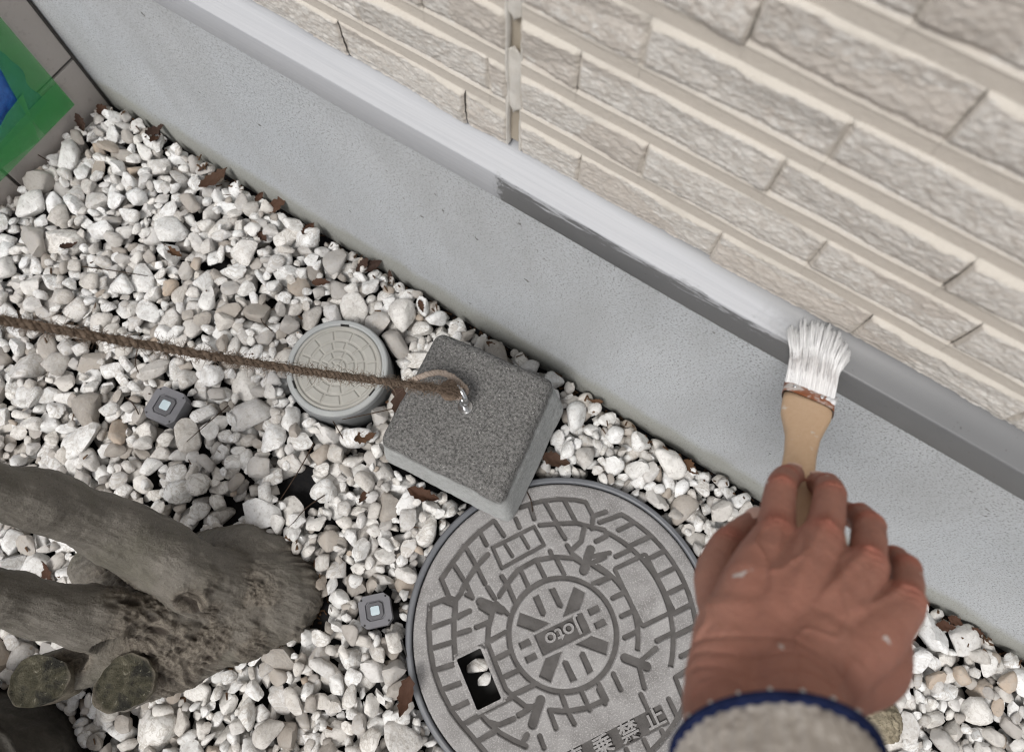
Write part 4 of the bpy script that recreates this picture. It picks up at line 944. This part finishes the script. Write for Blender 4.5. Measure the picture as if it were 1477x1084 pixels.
for i, (a, b_, lab) in enumerate(tw):
    pa, pb = atz(*a, .006), atz(*b_, .006); pa.z, pb.z = gz(pa) + .002, gz(pb) + .002; mid = (pa + pb) / 2 + Vector((random.uniform(-.004, .004), random.uniform(-.004, .004), .004))
    o = tube('twig', spline([Vector(), mid - pa, pb - pa], 14), np.linspace(.0009, .0005, 14), M_TWIG, None, 6); o.location = pa; tag(o, lab, 'twig', 'dry twigs on the gravel')

# ================================================================== BRUSH AND PAINTER'S ARM
tip = aty(1178, 492, .277); tip.z = .4500
FER = cs(.2130, -.0180, .5420)              # middle of the brush at its metal band
axv = (tip - FER).normalized()
brush = thing('paint_brush', 'angled paint brush with wooden handle and white primer bristles on the flashing', 'paint brush', FER)
view = (Vector(_C) - FER).normalized(); side_ = axv.cross(view).normalized(); nor = side_.cross(axv).normalized()
HAX = (cs(.1230, -.1300, .3550) - FER).normalized()           # handle runs back towards the hand
hs_ = (side_ - HAX * side_.dot(HAX)).normalized(); hn_ = HAX.cross(hs_).normalized()
if hn_.dot(view) < 0: hn_ = -hn_
# handle: flat board, shoulders narrowing to a grip
st = [(0.000, .0170, .0050), (.010, .0172, .0052), (.022, .0166, .0054), (.034, .0140, .0056), (.048, .0112, .0058), (.070, .0100, .0060), (.110, .0104, .0060), (.150, .0112, .0058), (.175, .0105, .0054), (.182, .0070, .0040)]
V, F, n = [], [], 20
for d_, hw, ht in st:
    for k in range(n):
        a = 2 * math.pi * k / n; ca, sa = math.cos(a), math.sin(a)
        sxx = math.copysign(abs(ca) ** .55, ca) * hw; syy = math.copysign(abs(sa) ** .7, sa) * ht
        sh = -.5 * sxx * max(0, 1 - d_ / .022) if d_ < .022 else 0
        V.append(HAX * (d_ - sh) + hs_ * sxx + hn_ * syy)
for i in range(len(st) - 1):
    for k in range(n): F.append((i * n + k, i * n + (k + 1) % n, (i + 1) * n + (k + 1) % n, (i + 1) * n + k))
F += [tuple(range(n - 1, -1, -1)), tuple((len(st) - 1) * n + k for k in range(n))]
mesh_obj('handle', V, F, M_WOOD, brush, True)
# slanted copper band
V, F = [], []
for j, d_ in enumerate((-.012, -.0115, .0045, .005)):
    for k in range(n):
        a = 2 * math.pi * k / n; ca, sa = math.cos(a), math.sin(a); g_ = .9 if j in (0, 3) else 1.0
        sxx = math.copysign(abs(ca) ** .4, ca) * .0182 * (g_ * .1 + .9); syy = math.copysign(abs(sa) ** .55, sa) * .0062 * g_
        V.append(HAX * (d_ + .5 * sxx) + hs_ * sxx + hn_ * syy)
for i in range(3):
    for k in range(n): F.append((i * n + k, i * n + (k + 1) % n, (i + 1) * n + (k + 1) % n, (i + 1) * n + k))
band = mesh_obj('ferrule', V, F, M_BAND, brush, True)
for s in (-.010, .009):
    lathe('rivet', [(.0001, .0010), (.0012, .0007), (.0016, 0), (.0016, -.001)], M_STEEL, band, 14, smooth=True).location = HAX * (-.002 + .5 * s) + hs_ * s + hn_ * .0064
    band.children[-1].rotation_euler = hn_.to_track_quat('Z', 'Y').to_euler()
# bristles fan from the band onto the flashing
rb = np.random.default_rng(8); FV, FC, bs = [], [], 0; A_ = np.array(axv); S_ = np.array(side_); Nn = np.array(nor); Hx = np.array(HAX); Hs = np.array(hs_); Hn = np.array(hn_)
blen = (tip - FER).length
CL = np.sort(rb.uniform(-1, 1, 46)); CLn = rb.normal(0, .0030, 46)
for i in range(3000):
    s = rb.uniform(-1, 1); q_ = rb.uniform(-1, 1); kc_ = int(np.argmin(np.abs(CL - s))); p0 = Hs * s * .0170 + Hn * q_ * .0052 + Hx * (-.006 + .5 * s * .017)
    ln = blen + .006 - .004 * s + CLn[kc_] * .8 + rb.normal(0, .0012) - .0085 * s * s; st_ = CL[kc_] * .5 + s * .5
    p3 = A_ * ln + S_ * (st_ * .0220 + rb.normal(0, .0005)) + Nn * (q_ * .0045 + .002)
    p1 = p0 * .95 + A_ * ln * .33 + S_ * s * .001; p2 = A_ * ln * .70 + S_ * ((s * .6 + st_ * .4) * .0172) + Nn * (q_ * .0070 + .0045)
    pts = spline([p0, p1, p2, p3], 8)
    v_, f_ = tube_arrays(pts, [.00042, .00042, .00042, .0004, .00036, .0003, .0002, .00007], 4, False); FV.append(v_); FC.append(np.array(f_) + bs); bs += len(v_)
mesh_obj('bristles', np.concatenate(FV), np.concatenate(FC), M_BRISTLE, brush, True, kind='stuff')
pb_ch = []
for s1, d1, r1 in ((-.016, -.018, .0024), (-.012, -.016, .0020), (.000, -.006, .0018), (.013, .003, .0022), (.0165, .005, .0024)):
    pb_ch.append([(*(Hs * (s1 + .0012 * k) + Hn * (.0050 - .0004 * k) + Hx * (d1 - .004 * k)), r1 * (1 - .18 * k)) for k in range(3)])
blob('paint_clot', pb_ch, M_PAINT, brush, .0007, 3)

# forearm and hand in a local frame: y towards the brush, z towards the photographer's eye, x to the right
WR = cs(.1000, -.1270, .300)
hy = (-HAX).normalized(); hz_ = (Vector(_C) - WR); hz_ = (hz_ - hy * hz_.dot(hy)).normalized(); hx = hy.cross(hz_).normalized()
person = thing('person', 'forearm and bare hand holding the paint brush, off-white knit sleeve with navy hem', 'person', WR)
fa_y = -(cs(-.035, -.082, -.200) - Vector(_C)).normalized(); fz = Vector(_C) - WR; fz = (fz - fa_y * fz.dot(fa_y)).normalized(); fx_ = fa_y.cross(fz).normalized()
def FL(x, y, z, r=None):
    p = (fx_ * x + fa_y * y + fz * z) * .01; return tuple(p) if r is None else (*p, r * .01)
def HL(x, y, z, r=None):
    p = (hx * x + hy * y + hz_ * z) * .01; return tuple(p) if r is None else (*p, r * .01)
# where the handle runs in this frame (cm)
rel = FER - WR; fy = [rel.dot(hx) * 100, rel.dot(hy) * 100, rel.dot(hz_) * 100]
hd = HAX; hdl = (hd.dot(hx), hd.dot(hy), hd.dot(hz_))
def hnd(yv):
    t = (yv - fy[1]) / hdl[1]; return fy[0] + hdl[0] * t, fy[2] + hdl[2] * t
gx_, gz_ = hnd(14.0)
print('handle at y=14', gx_, gz_, 'at 8', hnd(8.0), 'ferrule', fy)
ox, oz = gx_, gz_                            # handle centre under the fingers
K = {'i': (ox - .6, 9.0, oz + 3.6), 'm': (ox + 1.5, 9.3, oz + 3.7), 'r': (ox + 3.55, 8.7, oz + 3.2), 'p': (ox + 5.3, 7.7, oz + 2.4)}
wx, wz = 0.0, 0.0
FNG = {'i': [((ox - .75, 13.2, oz + 3.3), .85), ((ox - .55, 15.7, oz + 2.3), .78), ((ox - .25, 17.8, oz + 1.15), .66)],
       'm': [((ox + 1.75, 13.8, oz + 3.0), .86), ((ox + 1.6, 16.4, oz + 1.7), .78), ((ox + 1.15, 18.3, oz + .5), .66)],
       'r': [((ox + 3.75, 12.9, oz + 2.2), .82), ((ox + 3.35, 15.2, oz + .9), .74), ((ox + 2.5, 16.9, oz - .1), .62)],
       'p': [((ox + 5.55, 11.0, oz + 1.5), .72), ((ox + 5.1, 12.9, oz + .4), .65), ((ox + 4.2, 14.2, oz - .5), .54)]}
ch = [
    [FL(-1.2, -26, -.5, 3.3), FL(-1.1, -14, 0, 2.6), FL(-1.05, -4, 0, 2.1), FL(-1.1, 0, 0, 2.05), HL(wx - 1.2, 3, wz + .1, 2.0)],
    [FL(1.2, -26, -.5, 3.3), FL(1.1, -14, 0, 2.6), FL(1.05, -4, 0, 2.1), FL(1.1, 0, 0, 2.0), HL(wx + 1.7, 3, wz, 1.9)],
    [HL(-1.4, 1, 0, 1.7), HL((-1.4 + K['i'][0]) / 2 - .2, 5, (K['i'][2]) / 2 + .4, 1.45), HL(*K['i'], 1.08)],
    [HL(-.4, 1, .2, 1.7), HL((-.4 + K['m'][0]) / 2, 5, K['m'][2] / 2 + .5, 1.5), HL(*K['m'], 1.10)],
    [HL(.8, 1, .1, 1.7), HL((.8 + K['r'][0]) / 2, 5, K['r'][2] / 2 + .3, 1.45), HL(*K['r'], 1.05)],
    [HL(1.6, 1, -.1, 1.6), HL((1.8 + K['p'][0]) / 2 + .3, 4.6, K['p'][2] / 2, 1.4), HL(*K['p'], .95)],
    # thenar and hypothenar pads
    [HL(-1.5, 1.5, -.6, 1.6), HL(ox - 1.6, 4.4, oz + 1.6, 1.6), HL(ox - 1.5, 6.4, oz + 1.2, 1.3)],
    [HL(2.0, 1.5, -.6, 1.4), HL(ox + 4.2, 4.8, oz + .7, 1.5), HL(ox + 4.6, 6.6, oz + .9, 1.2)],
    # fingers laid along and over the handle
    [HL(*K['i'], 1.0)] + [HL(*p, r) for p, r in FNG['i']],
    [HL(*K['m'], 1.0)] + [HL(*p, r) for p, r in FNG['m']],
    [HL(*K['r'], .95)] + [HL(*p, r) for p, r in FNG['r']],
    [HL(*K['p'], .86)] + [HL(*p, r) for p, r in FNG['p']],
    # thumb on the left edge of the handle
    [HL(ox - 1.9, 4.8, oz + 1.4, 1.4), HL(ox - 3.2, 8.2, oz + .8, 1.12), HL(ox - 3.0, 11.2, oz + .5, .94), HL(ox - 1.85, 13.8, oz + .35, .78)],
]
def skin_disp(co, no):
    d = .0012 * (fbm(70, 3, *(co.T * 90 + 50)) - .5); red = np.zeros(len(co))
    F3 = np.array([hx, hy, hz_]); lc = co @ F3.T * 100; back = no @ F3[2]            # cm in the hand frame
    joints = [(K[q], .75, .9) for q in 'imrp'] + [*[(FNG[q][0][0], .7, .55) for q in 'imrp'], *[(FNG[q][1][0], .6, .4) for q in 'imrp'], ((ox - 3.0, 11.2, 0), .8, .6)]
    for (kx, ky, _k), wx1, wy1 in joints:    # creased, redder skin over the knuckles
        g2 = np.exp(-((lc[:, 0] - kx) / wx1) ** 2 - ((lc[:, 1] - ky) / wy1) ** 2) * sst(.0, .4, back)
        red = np.maximum(red, g2); d = d + g2 * (.0008 + .0009 * np.sin(lc[:, 1] * 17 + 2.5 * np.sin(lc[:, 0] * 4)))
    for key in 'imrp':                       # tendons and veins on the back of the hand
        kx, ky, kz = K[key]; t_ = np.clip(lc[:, 1] / ky, 0, 1)
        g3 = np.exp(-((lc[:, 0] - kx * t_) / .25) ** 2) * sst(2.5, 5, lc[:, 1]) * (lc[:, 1] < ky) * sst(.2, .5, back); d = d + .0015 * g3
    vein = 1 - np.abs(2 * fbm(91, 2, lc[:, 0] * .55 + 9, lc[:, 1] * .28 + 4) - 1); d = d + .0011 * sst(.90, .985, vein) * sst(.3, .6, back) * sst(-6, 0, lc[:, 1]) * sst(9, 7, lc[:, 1])
    for yw in (-.6, .3, 1.1): d = d - .0010 * np.exp(-((lc[:, 1] - yw - .25 * np.sin(lc[:, 0] * 1.3 + yw)) / .10) ** 2)   # wrist creases
    return d, {'red': red}
skin = blob('hand_and_forearm', ch, M_SKIN, person, .0013, 4, disp=skin_disp)
def nail(x, y, z, sx_, sy_, up):
    bm = bmesh.new(); bmesh.ops.create_uvsphere(bm, u_segments=16, v_segments=8, radius=1)
    for v in bm.verts: v.co = Vector((v.co.x * sx_, v.co.y * sy_, v.co.z * .0011))
    o = bm_obj('fingernail', bm, M_NAIL, person, True); o.location = HL(x, y, z)
    zz_ = (hx * up[0] + hy * up[1] + hz_ * up[2]).normalized(); yy_ = (hy - zz_ * hy.dot(zz_)).normalized(); xx_ = yy_.cross(zz_)
    o.rotation_euler = Matrix((xx_, yy_, zz_)).transposed().to_euler()
for q in 'imrp':
    d0, t0 = Vector(FNG[q][1][0]), Vector(FNG[q][2][0]); rt = FNG[q][2][1]; dr = (t0 - d0).normalized(); upv = Vector((0, 0, 1)) - dr * dr.z; upv.normalize()
    c_ = t0 + dr * .05 + upv * (rt * .93); nail(*c_, rt * .0066, rt * .0082, tuple(upv))
nail(ox - 2.0, 13.7, oz + 1.06, .0056, .0066, (-.35, .1, .93))
# sleeve: ribbed knit with a navy overlocked hem
na, nl = 160, 190; yv = np.concatenate([np.linspace(-3.0, -46, nl - 1), [-47.5]]); V = []
for a in np.linspace(0, 2 * np.pi, na, endpoint=False):
    rr_ = 1 + .022 * np.cos(a * 40 + .8 * np.sin(yv * 1.3)); fl_ = .12 * np.exp((yv + 3.0) / 1.0)
    wv = .10 * (fbm(80, 3, np.full(nl, math.cos(a) * 2 + 5), np.full(nl, math.sin(a) * 2 + 5), yv * .55) - .5)
    t = np.clip((-3.0 - yv) / 20, 0, 1); rx_ = (3.45 + 1.6 * t) * (rr_ + wv) + fl_; rz_ = (2.75 + 1.75 * t) * (rr_ + wv) + fl_
    V.append(np.stack([rx_ * math.cos(a), yv, rz_ * math.sin(a) - .1], -1))
V = np.array(V); V[:, -1, 0] *= .05; V[:, -1, 2] *= .05; V = V.reshape(-1, 3); Mh = np.array([fx_, fa_y, fz]) * .01
mesh_obj('sleeve', V @ Mh, grid_faces(na, nl, True), M_KNIT, person, True)
hem = []
for a in np.linspace(0, 2 * np.pi, 121): hem.append(FL(3.60 * math.cos(a), -2.95 + .04 * math.sin(a * 60), 2.90 * math.sin(a) - .1))
hm = tube('hem', hem, .0024, M_NAVY, person, 8)
for i in range(64):
    a = 2 * math.pi * i / 64; c = FL(3.66 * math.cos(a), -3.05, 2.96 * math.sin(a) - .1); d_ = FL(3.80 * math.cos(a + .02), -2.75, 3.08 * math.sin(a + .02) - .1); e_ = FL(3.70 * math.cos(a + .03), -2.65, 2.98 * math.sin(a + .03) - .1)
    if i % 3 == 0: tube('stitch', [c, d_, e_], .0006, M_WHITE, hm, 5)
